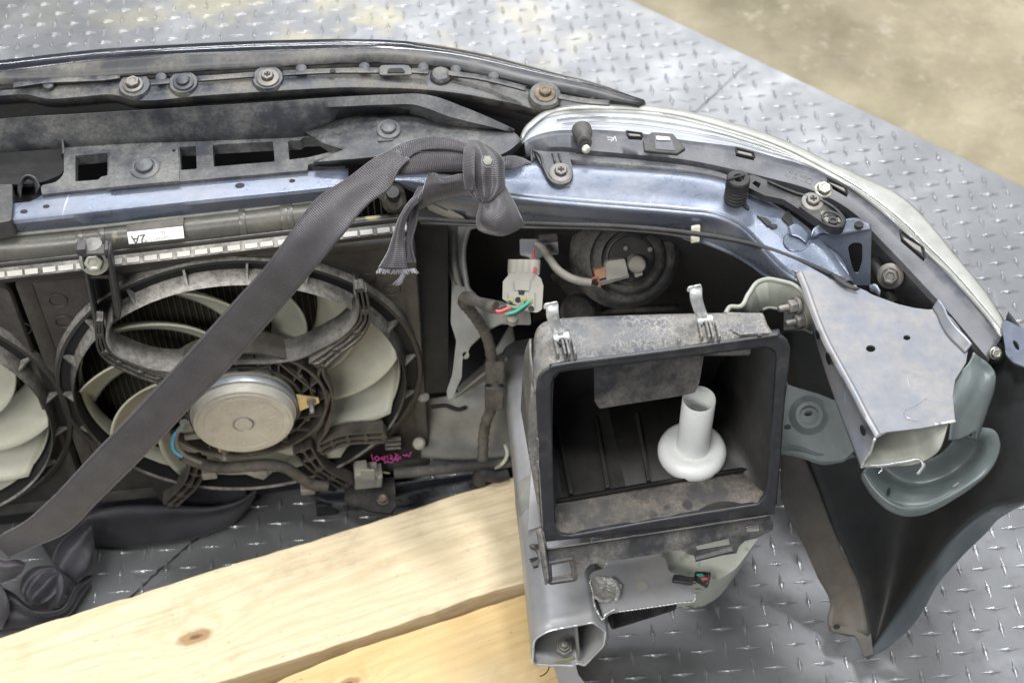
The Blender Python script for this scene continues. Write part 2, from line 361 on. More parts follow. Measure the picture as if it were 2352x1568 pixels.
# concrete floor of the hall
def concrete_mat():
    m = bpy.data.materials.new('concrete'); m.use_nodes = True; N = m.node_tree.nodes; L = m.node_tree.links; b = N['Principled BSDF']
    tc = N.new('ShaderNodeTexCoord')
    def noise(s, d=8, r=.6):
        n = N.new('ShaderNodeTexNoise'); n.inputs['Scale'].default_value = s; n.inputs['Detail'].default_value = d; n.inputs['Roughness'].default_value = r
        L.new(tc.outputs['Object'], n.inputs['Vector']); return n.outputs['Fac']
    def mix(f, lo, hi, a, c, amt=1):
        mr = N.new('ShaderNodeMapRange'); mr.inputs[1].default_value = lo; mr.inputs[2].default_value = hi; mr.inputs[4].default_value = amt; L.new(f, mr.inputs[0])
        x = N.new('ShaderNodeMix'); x.data_type = 'RGBA'; L.new(mr.outputs[0], x.inputs[0])
        if isinstance(a, tuple): x.inputs[6].default_value = (*a, 1)
        else: L.new(a, x.inputs[6])
        x.inputs[7].default_value = (*c, 1); return x.outputs[2]
    c = mix(noise(3.2, 9, .62), .36, .64, (.165, .138, .080), (.40, .35, .235))
    c = mix(noise(11, 8, .7), .5, .66, c, (.24, .20, .135), .65)
    c = mix(noise(26, 8, .7), .56, .68, c, (.44, .40, .31), .5)
    c = mix(noise(7, 7, .75), .66, .72, c, (.12, .10, .07), .8)
    L.new(c, b.inputs['Base Color']); b.inputs['Roughness'].default_value = .55
    bp = N.new('ShaderNodeBump'); bp.inputs['Strength'].default_value = .25; bp.inputs['Distance'].default_value = .003
    L.new(noise(60, 6), bp.inputs['Height']); L.new(bp.outputs[0], b.inputs['Normal']); return m
structure(mk('concrete_floor', [(-4, -2, -.02), (5, -2, -.02), (5, 7, -.02), (-4, 7, -.02)], [(0, 1, 2, 3)], concrete_mat(), None, 0))

# diamond tread plate: base sheet with raised lugs, edge runs diagonally at the upper right
def tread_mat(gain=1.0):
    m = bpy.data.materials.new('tread_steel'); m.use_nodes = True; N = m.node_tree.nodes; L = m.node_tree.links; b = N['Principled BSDF']
    tc = N.new('ShaderNodeTexCoord'); src = tc.outputs['Object']
    def noise(s, d=8, r=.6):
        n = N.new('ShaderNodeTexNoise'); n.inputs['Scale'].default_value = s; n.inputs['Detail'].default_value = d; n.inputs['Roughness'].default_value = r
        L.new(src, n.inputs['Vector']); return n.outputs['Fac']
    def rng(f, lo, hi, a=0, c=1):
        mr = N.new('ShaderNodeMapRange')
        for i, q in ((1, lo), (2, hi), (3, a), (4, c)): mr.inputs[i].default_value = q
        L.new(f, mr.inputs[0]); return mr.outputs[0]
    def mix(f, a, c):
        x = N.new('ShaderNodeMix'); x.data_type = 'RGBA'; L.new(f, x.inputs[0])
        for i, q in ((6, a), (7, c)):
            if isinstance(q, tuple): x.inputs[i].default_value = (*q, 1)
            else: L.new(q, x.inputs[i])
        return x.outputs[2]
    def mth(op, a, c):
        x = N.new('ShaderNodeMath'); x.operation = op
        for i, q in ((0, a), (1, c)):
            if isinstance(q, (int, float)): x.inputs[i].default_value = q
            else: L.new(q, x.inputs[i])
        return x.outputs[0]
    c = mix(rng(noise(5, 9, .62), .35, .65), tuple(k*gain for k in (.20, .206, .215)), tuple(k*gain for k in (.28, .286, .295)))
    c = mix(rng(noise(7, 6, .6), .58, .70, 0, .45), c, (.46, .47, .49))           # worn pale smears
    c = mix(rng(noise(30, 8, .75), .56, .70, 0, .75), c, (.13, .13, .14))             # grime
    c = mix(rng(noise(230, 3, .8), .66, .74, 0, .55), c, (.07, .065, .06))
    mp_ = N.new('ShaderNodeMapping'); mp_.inputs['Scale'].default_value = (260, 5, 5); mp_.inputs['Rotation'].default_value = (0, 0, .6); L.new(src, mp_.inputs[0])
    ns_ = N.new('ShaderNodeTexNoise'); ns_.inputs['Scale'].default_value = 1; ns_.inputs['Detail'].default_value = 2; L.new(mp_.outputs[0], ns_.inputs['Vector'])
    c = mix(mth('MULTIPLY', rng(ns_.outputs['Fac'], .69, .73), rng(noise(6, 2), .5, .6, 0, .6)), c, (.52, .53, .54))
    # old yellow paint left on the tread near the back
    dv = N.new('ShaderNodeVectorMath'); dv.operation = 'DISTANCE'; L.new(src, dv.inputs[0]); dv.inputs[1].default_value = (-.28, 1.98, 0)
    near = rng(dv.outputs['Value'], .18, .55, 1, 0)
    c = mix(mth('MULTIPLY', near, rng(noise(9, 8, .6), .50, .60, 0, .42)), c, (.55, .50, .32))
    L.new(c, b.inputs['Base Color']); b.inputs['Metallic'].default_value = .55
    L.new(rng(noise(12, 7), .3, .7, .30, .52), b.inputs['Roughness'])
    bp = N.new('ShaderNodeBump'); bp.inputs['Strength'].default_value = .22; bp.inputs['Distance'].default_value = .0015
    L.new(noise(45, 8, .7), bp.inputs['Height']); L.new(bp.outputs[0], b.inputs['Normal']); return m
TREAD = tread_mat(); LUG = tread_mat(1.55)  # paler lug steel: worn tops, plus light on the lugs put into colour
for nd in LUG.node_tree.nodes:
    if nd.type == 'BSDF_PRINCIPLED':
        for lk in list(nd.inputs['Roughness'].links): LUG.node_tree.links.remove(lk)
        nd.inputs['Roughness'].default_value = .22; nd.inputs['Metallic'].default_value = .6
E1, E2 = P(1445, 0, 0), P(2352, 430, 0)
ed = (E2-E1).normalized(); A = E1-ed*2.2; B = E2+ed*3.0
inn = Vector((-ed.y, ed.x, 0));
if inn.y > 0: inn = -inn
C_, D_ = B+inn*5, A+inn*5
base = mk('tread_plate', [A, B, C_, D_]+[q-Vector((0, 0, .014)) for q in (A, B, C_, D_)],
          [(0, 1, 2, 3), (0, 4, 5, 1), (1, 5, 6, 2), (2, 6, 7, 3), (3, 7, 4, 0)], TREAD, None, 0)
structure(base)
V = []; Fc = []; th = R(4.8); cx, sx = math.cos(th), math.sin(th); dd = .0257
NS, NA = 11, 5
for i in range(-62, 63):
    for j in range(-12, 105):
        x0, y0 = i*dd, j*dd
        wx, wy = .2+x0*cx-y0*sx, .3+x0*sx+y0*cx
        p = Vector((wx, wy, 0)); q = p-CAMP; dep = q.y*CP-q.z*SP
        if dep < .2: continue
        u = 1176+FPX*q.x/dep; v = 784-FPX*(q.y*SP+q.z*CP)/dep
        if u < -160 or u > 2520 or v < -160 or v > 1700: continue
        if (p-E1).dot(inn) < .018: continue
        hor = (i+j) % 2 == 0; ang = th if hor else th+math.pi/2; ca, sa = math.cos(ang), math.sin(ang)
        k0 = len(V); Lh = .0143; Wh = .0032; Hh = .0021; j0 = random.uniform(.9, 1.08)
        for s in range(NS):
            t = -1+2*s/(NS-1); kn = math.exp(-(t/.17)**2); w = Wh*max(.02, (1-abs(t)**1.15)*.86+.30*kn)*j0; h = Hh*(.80*(1-abs(t)**2.4)+.55*kn)
            for a in range(NA):
                r_ = -1+2*a/(NA-1); lx = t*Lh*j0; ly = r_*w; lz = h*(1-abs(r_)**1.8)+.0001 if abs(r_) < .99 else -.0004
                V.append((wx+lx*ca-ly*sa, wy+lx*sa+ly*ca, lz))
        for s in range(NS-1):
            for a in range(NA-1):
                o = k0+s*NA+a; Fc.append((o, o+NA, o+NA+1, o+1))
lg = mk('tread_pattern', V, Fc, LUG, base, 75)
# seam where two tread plates butt, a wandering dirty gap
sp = [P(-60, 1681, 0), P(100, 1543, 0), P(300, 1370, 0), P(345, 1330, 0), P(385, 1293, 0), P(460, 1232, 0), P(900, 845, 0), P(1300, 500, 0), P(1600, 255, 0), P(1716, 150, 0)]
c_ = resample(sp, 260, True); V = []; Fc = []
for i, q in enumerate(c_):
    t = (c_[min(i+1, 259)]-c_[max(0, i-1)]).normalized(); nn = Vector((-t.y, t.x, 0)); w = (.0011 if i < 150 else .0005)*random.uniform(.5, 1.5); of = nn*random.uniform(-.0012, .0012)
    V += [q+of+nn*w+Vector((0, 0, .0012)), q+of-nn*w+Vector((0, 0, .0012))]
    if i: k = 2*i; Fc.append((k-2, k, k+1, k-1))
mk('plate_seam', V, Fc, MT['void'], base, 0)

# ================================================================ PLANKS
def wood_mat(key, ang, knots, base=(.85, .73, .51), dark=(.50, .34, .16)):
    m = bpy.data.materials.new(key); m.use_nodes = True; N = m.node_tree.nodes; L = m.node_tree.links; b = N['Principled BSDF']
    tc = N.new('ShaderNodeTexCoord'); rot = N.new('ShaderNodeMapping'); rot.inputs['Rotation'].default_value = (0, 0, -ang); L.new(tc.outputs['Object'], rot.inputs[0])
    src = rot.outputs[0]
    def mth(op, a, c=0, cl=False):
        x = N.new('ShaderNodeMath'); x.operation = op; x.use_clamp = cl
        for i, q in ((0, a), (1, c)):
            if isinstance(q, (int, float)): x.inputs[i].default_value = q
            else: L.new(q, x.inputs[i])
        return x.outputs[0]
    def sc(v, s):
        x = N.new('ShaderNodeMapping'); x.inputs['Scale'].default_value = s; L.new(v, x.inputs[0]); return x.outputs[0]
    def noise(v, s, d=8, r=.6):
        n = N.new('ShaderNodeTexNoise'); n.inputs['Scale'].default_value = s; n.inputs['Detail'].default_value = d; n.inputs['Roughness'].default_value = r
        L.new(v, n.inputs['Vector']); return n.outputs['Fac']
    def rng(f, lo, hi, a=0, c=1):
        mr = N.new('ShaderNodeMapRange')
        for i, q in ((1, lo), (2, hi), (3, a), (4, c)): mr.inputs[i].default_value = q
        L.new(f, mr.inputs[0]); return mr.outputs[0]
    def mix(f, a, c):
        x = N.new('ShaderNodeMix'); x.data_type = 'RGBA'; L.new(f, x.inputs[0])
        for i, q in ((6, a), (7, c)):
            if isinstance(q, tuple): x.inputs[i].default_value = (*q, 1)
            else: L.new(q, x.inputs[i])
        return x.outputs[2]
    sep = N.new('ShaderNodeSeparateXYZ'); L.new(src, sep.inputs[0])
    phase = mth('MULTIPLY', sep.outputs[1], 420.0)
    phase = mth('ADD', phase, mth('MULTIPLY', noise(sc(src, (1.1, 7, 7)), 1.6, 4), 34.0))
    ker = None; rad = []
    for kx, ky, kr in knots:
        w = Matrix.Rotation(-ang, 4, 'Z') @ Vector((kx, ky, 0))
        dx = mth('MULTIPLY', mth('SUBTRACT', sep.outputs[0], w.x), .45); dy = mth('SUBTRACT', sep.outputs[1], w.y)
        d = mth('SQRT', mth('ADD', mth('MULTIPLY', dx, dx), mth('MULTIPLY', dy, dy)))
        g = mth('MULTIPLY', mth('EXPONENT', mth('MULTIPLY', d, -1/(kr*1.6))), 30.0)
        phase = mth('ADD', phase, g); rad.append((d, kr))
    ringf = rng(mth('SINE', phase), -.2, 1, 0, 1)
    c = mix(rng(ringf, 0, 1, 0, .24), base, dark)
    c = mix(rng(noise(sc(src, (3, 45, 45)), 6, 6, .7), .42, .66, 0, .35), c, dark)
    c = mix(rng(noise(sc(src, (2, 5, 5)), 3, 5), .45, .7, 0, .55), c, (.74, .62, .41))
    c = mix(rng(noise(sc(src, (9, 150, 150)), 5, 4, .8), .60, .70, 0, .6), c, (.40, .28, .15))
    c = mix(rng(noise(sc(src, (22, 70, 70)), 5, 5, .75), .64, .70, 0, .8), c, (.10, .075, .05))   # specks of grime
    c = mix(rng(noise(src, 14, 7, .7), .54, .74, 0, .38), c, (.26, .20, .13))
    for d, kr in rad:
        dn = mth('ADD', d, mth('MULTIPLY', mth('SUBTRACT', noise(src, 90, 3), .5), kr*.6))
        c = mix(rng(dn, kr*1.15, kr*.75, 0, .75), c, (.33, .17, .07)); c = mix(rng(dn, kr*.45, kr*.2, 0, .8), c, (.16, .07, .03))
    L.new(c, b.inputs['Base Color']); b.inputs['Roughness'].default_value = .6; b.inputs['Specular IOR Level'].default_value = .3
    bp = N.new('ShaderNodeBump'); bp.inputs['Strength'].default_value = .35; bp.inputs['Distance'].default_value = .001
    L.new(noise(sc(src, (4, 60, 60)), 8, 6, .7), bp.inputs['Height']); L.new(bp.outputs[0], b.inputs['Normal']); return m
PZ = .085
a0, a1 = P(0, 1466, PZ), P(1069, 1128, PZ); ang = math.atan2((a1-a0).y, (a1-a0).x)
def plank(name, outl, zt, thk, mat, label, wob=.0012):
    pts = [P(u, v, zt) for u, v in outl]; per = []
    for i, p in enumerate(pts):
        q = pts[(i+1) % len(pts)]; n = max(2, int((q-p).length/.012))
        for k in range(n):
            t = k/n; x = p.lerp(q, t); d = (q-p).normalized(); nn = Vector((-d.y, d.x, 0))
            per.append(x+nn*(random.uniform(-1, 1)*wob*.5+wob*math.sin(k*.21+i)) if k else x)
    n = len(per); c = sum(per, Vector())/n
    V = per+[q-Vector((0, 0, thk)) for q in per]
    Fc = [tuple(range(n)), tuple(reversed(range(n, 2*n)))]+[(i, (i+1) % n, n+(i+1) % n, n+i) for i in range(n)]
    o = mk(name, V, Fc, mat, None, 35, bevel=.0014, bseg=2); tag(o, label, 'plank', 'wooden planks under the car front'); return o
k1 = P(448, 1462, PZ); k2 = P(1055, 1398, PZ); k3 = P(800, 1562, PZ)
plank('wooden_plank', [(-120, 1503), (158, 1414), (303, 1370), (504, 1303), (790, 1217), (881, 1189), (1069, 1128), (1160, 1101), (1300, 1060), (1370, 1280),
                       (1199, 1338), (1110, 1364), (992, 1407), (790, 1473), (488, 1568), (300, 1632), (-60, 1745)], PZ, PZ-.002,
      wood_mat('pine', ang, [(k1.x, k1.y, .0085), (k2.x, k2.y, .0035)]), 'wide pale pine plank with a large brown knot running under the grey frame rail')
plank('wooden_plank', [(200, 1720), (630, 1568), (790, 1500), (1110, 1393), (1199, 1365), (1262, 1345), (1320, 1660), (900, 1790)], PZ-.006, PZ-.008,
      wood_mat('pine_yellow', ang+.03, [(k3.x, k3.y, .006), (k3.x-.3, k3.y+.02, .004)], (.80, .59, .29), (.58, .36, .13)), 'yellow pine plank at the bottom edge below the cut end of the frame rail')
# ================================================================ CAR FRONT END (one cut-off body section; everything below is bolted to it)
CAR = thing('car_front_end', 'cut off front section of a dark car with radiator, two fans and a headlight', 'car front', (0, 1.0, 0))
Zu = Vector((0, 0, 1))
# ---------------------------------------------------------------- bumper / hood lip along the top
hood = None
crest = [(-60, 146, .525), (0, 141, .526), (116, 128, .527), (232, 116, .528), (397, 106, .53), (560, 98, .53), (672, 95, .53), (790, 93, .53), (891, 95, .528), (960, 100, .526), (1025, 109, .522), (1110, 125, .518), (1194, 146, .512), (1280, 168, .506), (1362, 188, .50), (1420, 206, .497), (1478, 229, .492)]
C3 = PP(crest)
def off(pts, dx, dy, dz): return [p+Vector((dx, dy, dz)) for p in pts]
line = PP([(-60, 176, .531), (0, 168, .532), (232, 139, .534), (397, 127, .536), (560, 121, .536), (672, 117, .535), (790, 113, .534), (891, 113, .532), (960, 117, .528), (1025, 124, .524), (1110, 140, .519), (1194, 159, .513), (1280, 179, .507), (1362, 198, .501), (1420, 214, .497), (1478, 232, .492)])
shell = loft('bumper_skin', [off(C3, .02, .10, -.46), off(C3, .03, .10, -.30), off(C3, .015, .055, -.10), off(C3, .004, .014, -.018), C3, line], MT['hood_paint'], CAR, n=70, cross=22, solid=.0025)
ledge_hi = PP([(-60, 185, .530), (0, 176, .531), (232, 148, .533), (397, 137, .534), (560, 129, .534), (672, 126, .534), (790, 122, .533), (891, 122, .531), (960, 126, .527), (1025, 134, .523), (1110, 150, .518), (1194, 169, .512), (1280, 189, .506), (1362, 207, .501), (1420, 221, .497), (1476, 236, .492)])
groove = PP([(-60, 199, .524), (0, 192, .525), (150, 181, .526), (300, 171, .527), (450, 160, .528), (600, 152, .528), (700, 147, .528), (790, 142, .527), (880, 141, .525), (960, 145, .522), (1025, 152, .518), (1110, 169, .513), (1194, 187, .508), (1280, 205, .502), (1362, 221, .497), (1420, 231, .495), (1470, 239, .492)])
loft('bumper_ledge', [line, ledge_hi, groove, off(groove, 0, -.001, -.007)], MT['hood_edge'], shell, n=70, cross=9, solid=.002)
tube('groove_shade', [p+Vector((0, -.0006, -.0010)) for p in groove], .0013, MT['black'], shell, n=90, seg=6)  # black line standing in for the shade inside the groove
fl_hi = off(groove, 0, .004, -.007)
fl_lo = PP([(-60, 214, .516), (0, 211, .517), (60, 208, .517), (108, 218, .517), (180, 214, .517), (270, 210, .518), (305, 221, .517), (330, 222, .517), (450, 212, .519), (600, 202, .52), (700, 196, .52), (790, 192, .519), (880, 193, .517), (960, 196, .514), (1050, 205, .510), (1130, 219, .505), (1200, 234, .50), (1250, 247, .495), (1310, 247, .492), (1400, 243, .491), (1468, 245, .489)])
# flange strip with its raised step between bolts
mid = [a.lerp(b, .5)+Vector((0, 0, .0012)) for a, b in zip(resample(fl_hi, 80), resample(fl_lo, 80))]
fla = loft('bolt_flange', [fl_hi, mid, fl_lo, off(fl_lo, 0, -.003, -.002), off(fl_lo, 0, -.001, -.014)], MT['hood_flange'], shell, n=110, solid=.0015, smooth=40)
def on(u, v, z=.521): return P(u, v, z)
# raised step line along the flange (pressed seam)
for seg in ([(30, 200), (100, 190), (180, 186), (250, 182), (276, 178)], [(345, 194), (390, 190)], [(455, 185), (520, 180), (584, 175)], [(650, 172), (720, 168), (790, 166), (872, 166)], [(946, 166), (985, 168)], [(1026, 171), (1100, 181), (1170, 197), (1208, 207)], [(1280, 224), (1340, 235), (1400, 240)]):
    z0 = .5245 if seg[0][0] < 1000 else (.5175 if seg[0][0] < 1200 else .505)
    loft('flange_step', [PP([(u, v-9, z0+.003) for u, v in seg]), PP([(u, v+1, z0+.0028) for u, v in seg]), PP([(u, v+4, z0) for u, v in seg])], MT['hood_flange'], shell, n=20, solid=.0006)
UPN = Vector((.03, -.14, 1)).normalized()
def pad(u, v, z, r): lathe('bolt_pad', P(u, v, z), UPN, [(0, .001), (r, .001), (r*1.1, -.003)], MT['hood_flange'], shell, 28)
pad(309, 196, .5225, .0145); hexbolt('hex_bolt', P(306, 195, .5240), UPN, .0062, MT['bolt'], shell)
pad(421, 190, .5235, .0135); clip('push_clip', P(421, 189, .525), UPN, .0102, MT['clip_blk'], shell)
pad(615, 179, .5245, .0145); hexbolt('screw', P(615, 179, .5258), UPN, .0056, MT['bolt'], shell, washer=2.0, phil=True)
pad(1252, 217, .5055, .0150); hexbolt('rusty_bolt', P(1252, 215, .5070), UPN, .0056, MT['bolt_rust'], shell, washer=1.9)['label'] = 'rust stained bolt near the outer end of the lip'
for u, v, z in ((111, 195, .524), (370, 178, .5262), (692, 158, .5275), (837, 154, .5265), (972, 155, .5222), (1047, 160, .5185), (1134, 175, .5135)):
    lathe('plastic_rivet', P(u, v, z), UPN, [(0, .0022), (.0035, .002), (.0052, .001), (.0056, -.001)], MT['clip_blk'], shell, 20)
for u, v, z, ru, rv in ((764, 163, .5295, 7, 4), (1361, 226, .5005, 5, 3)):
    sheet('hole', ZP(z), ell(u, v, ru, rv, 16), MT['black'], shell, th=.0006)
sheet('slot_pad', ZP(.5262), rnd([(868, 172), (872, 150), (940, 149), (950, 171)], 10), MT['hood_flange'], shell, th=.002, bevel=.0006)
sheet('slot', ZP(.5275), rnd([(888, 167), (893, 157), (924, 156), (932, 166)], 5), MT['black'], shell, th=.0006)
lathe('flange_boss', P(1012, 171, .5185), UPN, [(0, .002), (.008, .0018), (.010, 0), (.0105, -.002)], MT['hood_flange'], shell, 24)
# inner blue-black strip under the flange and the bumper's dark inner wall
loft('bumper_inner_wall', [off(fl_lo, 0, .004, -.012), off(fl_lo, .0, .004, -.06), off(fl_lo, 0, .02, -.30), off(fl_lo, 0, .02, -.49)], MT['void'], CAR, n=50, solid=.002)
# pink crayon squiggle on the skin at the left
def scribble(name, surf, strokes, r, mat, parent):
    m = MB()
    for s in strokes: m.pipe([surf(u, v) for u, v in s], r, 5)
    return m.build(name, mat, parent, 60)
def skinz(u, v): return P(u, v, .5285+(v-143)*.00013)
scribble('pink_crayon_mark', skinz, [T('11', [(-6, 436), (4, 438)]), T('11', [(28, 442), (40, 430), (52, 424)]), T('11', [(88, 438), (104, 424), (140, 420), (200, 420), (262, 421), (275, 408), (292, 404)])], .0007, MT['pink'], shell)

# ---------------------------------------------------------------- radiator cover (dusty black plastic)
lip = PP([(-60, 282, .536), (0, 275, .537), (200, 262, .538), (400, 250, .54), (600, 237, .542), (790, 224, .543), (900, 219, .544), (965, 218, .544), (1000, 224, .543), (1050, 242, .538), (1100, 262, .532), (1150, 284, .527), (1180, 298, .524)])
lip2 = PP([(-60, 300, .528), (0, 291, .529), (200, 276, .53), (400, 264, .532), (600, 253, .535), (790, 243, .537), (890, 239, .538), (955, 240, .538), (985, 249, .537), (1030, 266, .532), (1085, 280, .527), (1140, 293, .524), (1176, 302, .522)])
w1 = PP([(-60, 352, .503), (0, 345, .504), (150, 335, .504), (300, 326, .504), (450, 319, .505), (600, 311, .506), (700, 303, .507), (760, 282, .510), (790, 262, .514), (880, 256, .516), (950, 262, .516), (1010, 284, .515), (1080, 294, .515), (1130, 300, .515), (1170, 309, .515)])
def shl(q, n_): return [p+Vector((0, 0, .008))*max(0, min(1, (20-i)/8)) for i, p in enumerate(q)]
w0_ = [a.lerp(b, .86)+Vector((0, 0, .0035)) for a, b in zip(resample(lip2, 30), resample(w1, 30))]
cov = loft('radiator_cover', [off(lip, 0, .004, -.03), off(lip, 0, .002, -.002), lip, lip2, w0_, [p+Vector((0, -.001, -.005)) for p in resample(w1, 30)]], MT['cover'], CAR, n=110, solid=.002, smooth=50, bevel=0)
rectL = ZP(.503)
flat = rnd([(-60, 352), (0, 345), (150, 335), (300, 326), (450, 319), (600, 311), (700, 303), (735, 305, 4), (790, 345, 6), (792, 366), (705, 378, 4), (706, 391, 4), (412, 417), (250, 430), (96, 447, 6), (93, 424, 8), (130, 418, 10), (148, 400, 10), (146, 335, 12)], 3)
h1 = rnd([(173, 358), (247, 351), (247, 403), (232, 406), (226, 413), (173, 417)], 3)
h2 = rnd([(412, 338), (450, 336), (452, 388), (415, 391)], 3)
h3 = rnd([(488, 333), (627, 325), (631, 371), (491, 383)], 3)
h4 = rnd([(661, 324), (690, 322), (697, 316), (733, 315), (777, 345), (706, 362), (664, 367)], 3)
flatS = sheet('cover_deck', rectL, flat[:0]+rnd([(96, 447, 6), (93, 426, 8), (130, 418, 10), (147, 400, 10), (146, 352, 4), (146, 338), (300, 327), (450, 319), (600, 311), (700, 304), (742, 304, 4), (792, 343, 6), (792, 366), (708, 377, 4), (706, 391, 4), (412, 417), (250, 430)], 3),
               MT['cover'], cov, holes=[h1, h2, h3, h4], th=.012, bevel=.0008)
# raised centre panel
sheet('cover_panel', ZP(.5052), rnd([(251, 347), (409, 337), (412, 415), (250, 430)], 2), MT['cover'], cov, th=.003, bevel=.0008)
# dark recess wall at left
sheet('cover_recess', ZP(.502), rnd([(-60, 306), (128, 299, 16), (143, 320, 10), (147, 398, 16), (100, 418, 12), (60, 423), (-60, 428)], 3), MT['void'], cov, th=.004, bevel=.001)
loft('recess_rim', [PP([(-60, 304, .513), (0, 301, .513), (110, 298, .513), (136, 305, .513), (145, 330, .512), (147, 352, .51)]), PP([(-60, 309, .503), (0, 306, .503), (106, 303, .503), (130, 310, .503), (140, 330, .503), (142, 355, .503)])], MT['cover'], cov, n=40)
# right wing that ends in a point
rp = [(720, 372, .509), (790, 366, .512), (880, 358, .514), (960, 352, .515), (1060, 355, .515), (1140, 358, .515), (1165, 347, .516), (1196, 322, .517)]
wing = loft('cover_wing', [PP([(700, 304, .5075), (760, 283, .510), (790, 263, .514), (880, 257, .516), (950, 263, .516), (1010, 285, .516), (1085, 295, .516), (1176, 302, .520)]),
                    PP([(742, 330, .511), (775, 312, .513), (820, 300, .516), (890, 296, .518), (960, 300, .518), (1020, 312, .518), (1100, 316, .518), (1187, 310, .520)]),
                    PP([(792, 345, .511), (800, 340, .513), (840, 338, .515), (900, 332, .517), (970, 330, .517), (1040, 336, .517), (1110, 340, .517), (1194, 318, .519)]),
                    PP(rp), PP([(p[0]+2, p[1]+12, p[2]-.014) for p in rp])], MT['cover'], cov, n=60, solid=.002, smooth=45)
sheet('clip_plate', ZP(.5195), rnd([(864, 272), (900, 271), (904, 322), (868, 324)], 3), MT['cover'], cov, th=.002, bevel=.0005)
clip('push_clip', P(893, 298, .5205), UPN, .0115, MT['clip_grey'], cov)
clip('push_clip', P(333, 386, .506), UPN, .0135, MT['clip_grey'], cov)
for u, v, rx, ry in ((505, 348, 3, 1), (399, 345, 4, 2)): sheet('vent_mark', ZP(.5065), ell(u, v, rx, ry, 8), MT['black'], cov, th=.0004)
# black latch cover piece at the far left
sheet('latch_cover', ZP(.507), rnd([(-60, 424), (28, 423, 4), (29, 470), (25, 507, 5), (-60, 522)], 4), MT['plastic'], CAR, th=.02, bevel=.002)
loft('latch_wire', [PP([(40, 440, .50), (45, 415, .51), (62, 402, .514), (80, 408, .513), (92, 428, .506)]), PP([(48, 458, .495), (54, 422, .505), (63, 410, .507), (76, 416, .506), (84, 448, .497)])], MT['plastic'], CAR, n=26, cross=5)
sheet('latch_plate', ZP(.485), [(28, 425), (96, 415), (98, 470), (30, 475)], MT['void'], CAR, th=.003)

# ---------------------------------------------------------------- upper cross member (blue grey steel)
ct = PP([(-60, 478, .498), (32, 469, .498), (80, 462, .498), (96, 450, .498), (250, 434, .498), (420, 419, .498), (600, 404, .498), (740, 393, .498), (800, 388, .498)])
cr = PP([(-60, 516, .500), (30, 507, .500), (235, 485, .500), (504, 456, .500), (743, 432, .500), (800, 425, .5)])
cr2 = PP([(-60, 521, .498), (30, 513, .498), (235, 491, .498), (504, 462, .498), (743, 438, .498), (800, 431, .498)])
cb = PP([(-60, 541, .484), (28, 532, .484), (235, 512, .484), (504, 482, .484), (743, 456, .484), (800, 448, .484)])
xm = loft('upper_cross_member', [off(ct, 0, .004, -.012), ct, [a.lerp(b, .9)+Vector((0, 0, .0004)) for a, b in zip(resample(ct, 30), resample(cr, 30))], cr, cr2, cb, off(cb, 0, .002, -.012)], MT['steel_blue'], CAR, n=60, solid=.0018, smooth=45)
for u, v, ru, rv in ((55, 486, 9, 5), (106, 474, 8, 4), (551, 426, 11, 6), (671, 415, 7, 4)):
    sheet('hole', ZP(.5006), ell(u, v, ru, rv, 18, -.1), MT['black'], xm, th=.0012)
# rubber lip / foam between member and tank
loft('tank_seal', [off(cb, 0, -.002, -.002), PP([(-60, 549, .474), (28, 541, .474), (140, 530, .474), (200, 524, .474), (320, 508, .475), (504, 489, .475), (743, 462, .475), (800, 454, .475)])], MT['primer'], xm, n=70, solid=.003)

# ---------------------------------------------------------------- radiator, fans: local frame
YAW = R(7.5); e1 = Vector((math.cos(YAW), math.sin(YAW), 0)); nn = Vector((math.sin(YAW), -math.cos(YAW), 0))
FO = P(557, 868, .255)
def FL(a, h, d=0): return FO+e1*a+Zu*h+nn*d
def FS(d): return plane(FO+nn*d, nn)
def loc(u, v, d):
    p = FS(d)(u, v)-FO; return p.dot(e1), p.z
# tank: long moulded cylinder
tk = [(-60, 573, .462), (100, 562, .462), (250, 546, .463), (400, 529, .464), (560, 511, .465), (680, 497, .466), (760, 488, .466)]
tk3 = PP(tk); tk3 = [tk3[0]-Vector((math.cos(R(9)), math.sin(R(9)), 0))*.36]+tk3
tank = MB().pipe(tk3, .0165, 28, 60).build('radiator_tank', MT['tank'], CAR, 60)
loft('tank_flank', [PP([(-60, 592, .452), (100, 582, .452), (250, 566, .453), (400, 549, .454), (560, 531, .455), (700, 516, .456), (920, 492, .456)]), PP([(-60, 606, .444), (100, 597, .444), (250, 581, .445), (400, 564, .446), (560, 545, .447), (700, 530, .448), (940, 503, .448)])], MT['tank'], tank, n=30, solid=.004)
for u, v, z in ((190, 553, .462), (240, 547, .463), (560, 511, .465), (655, 500, .466), (668, 498, .466)):
    p = P(u, v, z); MB().lathe(p-e1*.003, e1, [(.0, 0), (.0178, 0), (.0182, .003), (.0178, .006), (0, .006)], 26).build('tank_rib', MT['tank'], tank, 40)
# inlet necks behind the strap
for u, v, z, r_ in ((770, 470, .47, .012), (905, 462, .47, .011)):
    MB().lathe(P(u, v, z), (.1, -.75, .5), [(r_*1.1, -.03), (r_*1.1, 0), (r_, .004), (r_*.6, .010), (0, .011)], 20).build('tank_neck', MT['tank'], tank, 35)
MB().lathe(P(905, 455, .476), (0, -.4, .9), [(.006, 0), (.007, .012), (.006, .016), (0, .016)], 14).build('bleed_screw', MT['plastic_dark'], tank, 35)
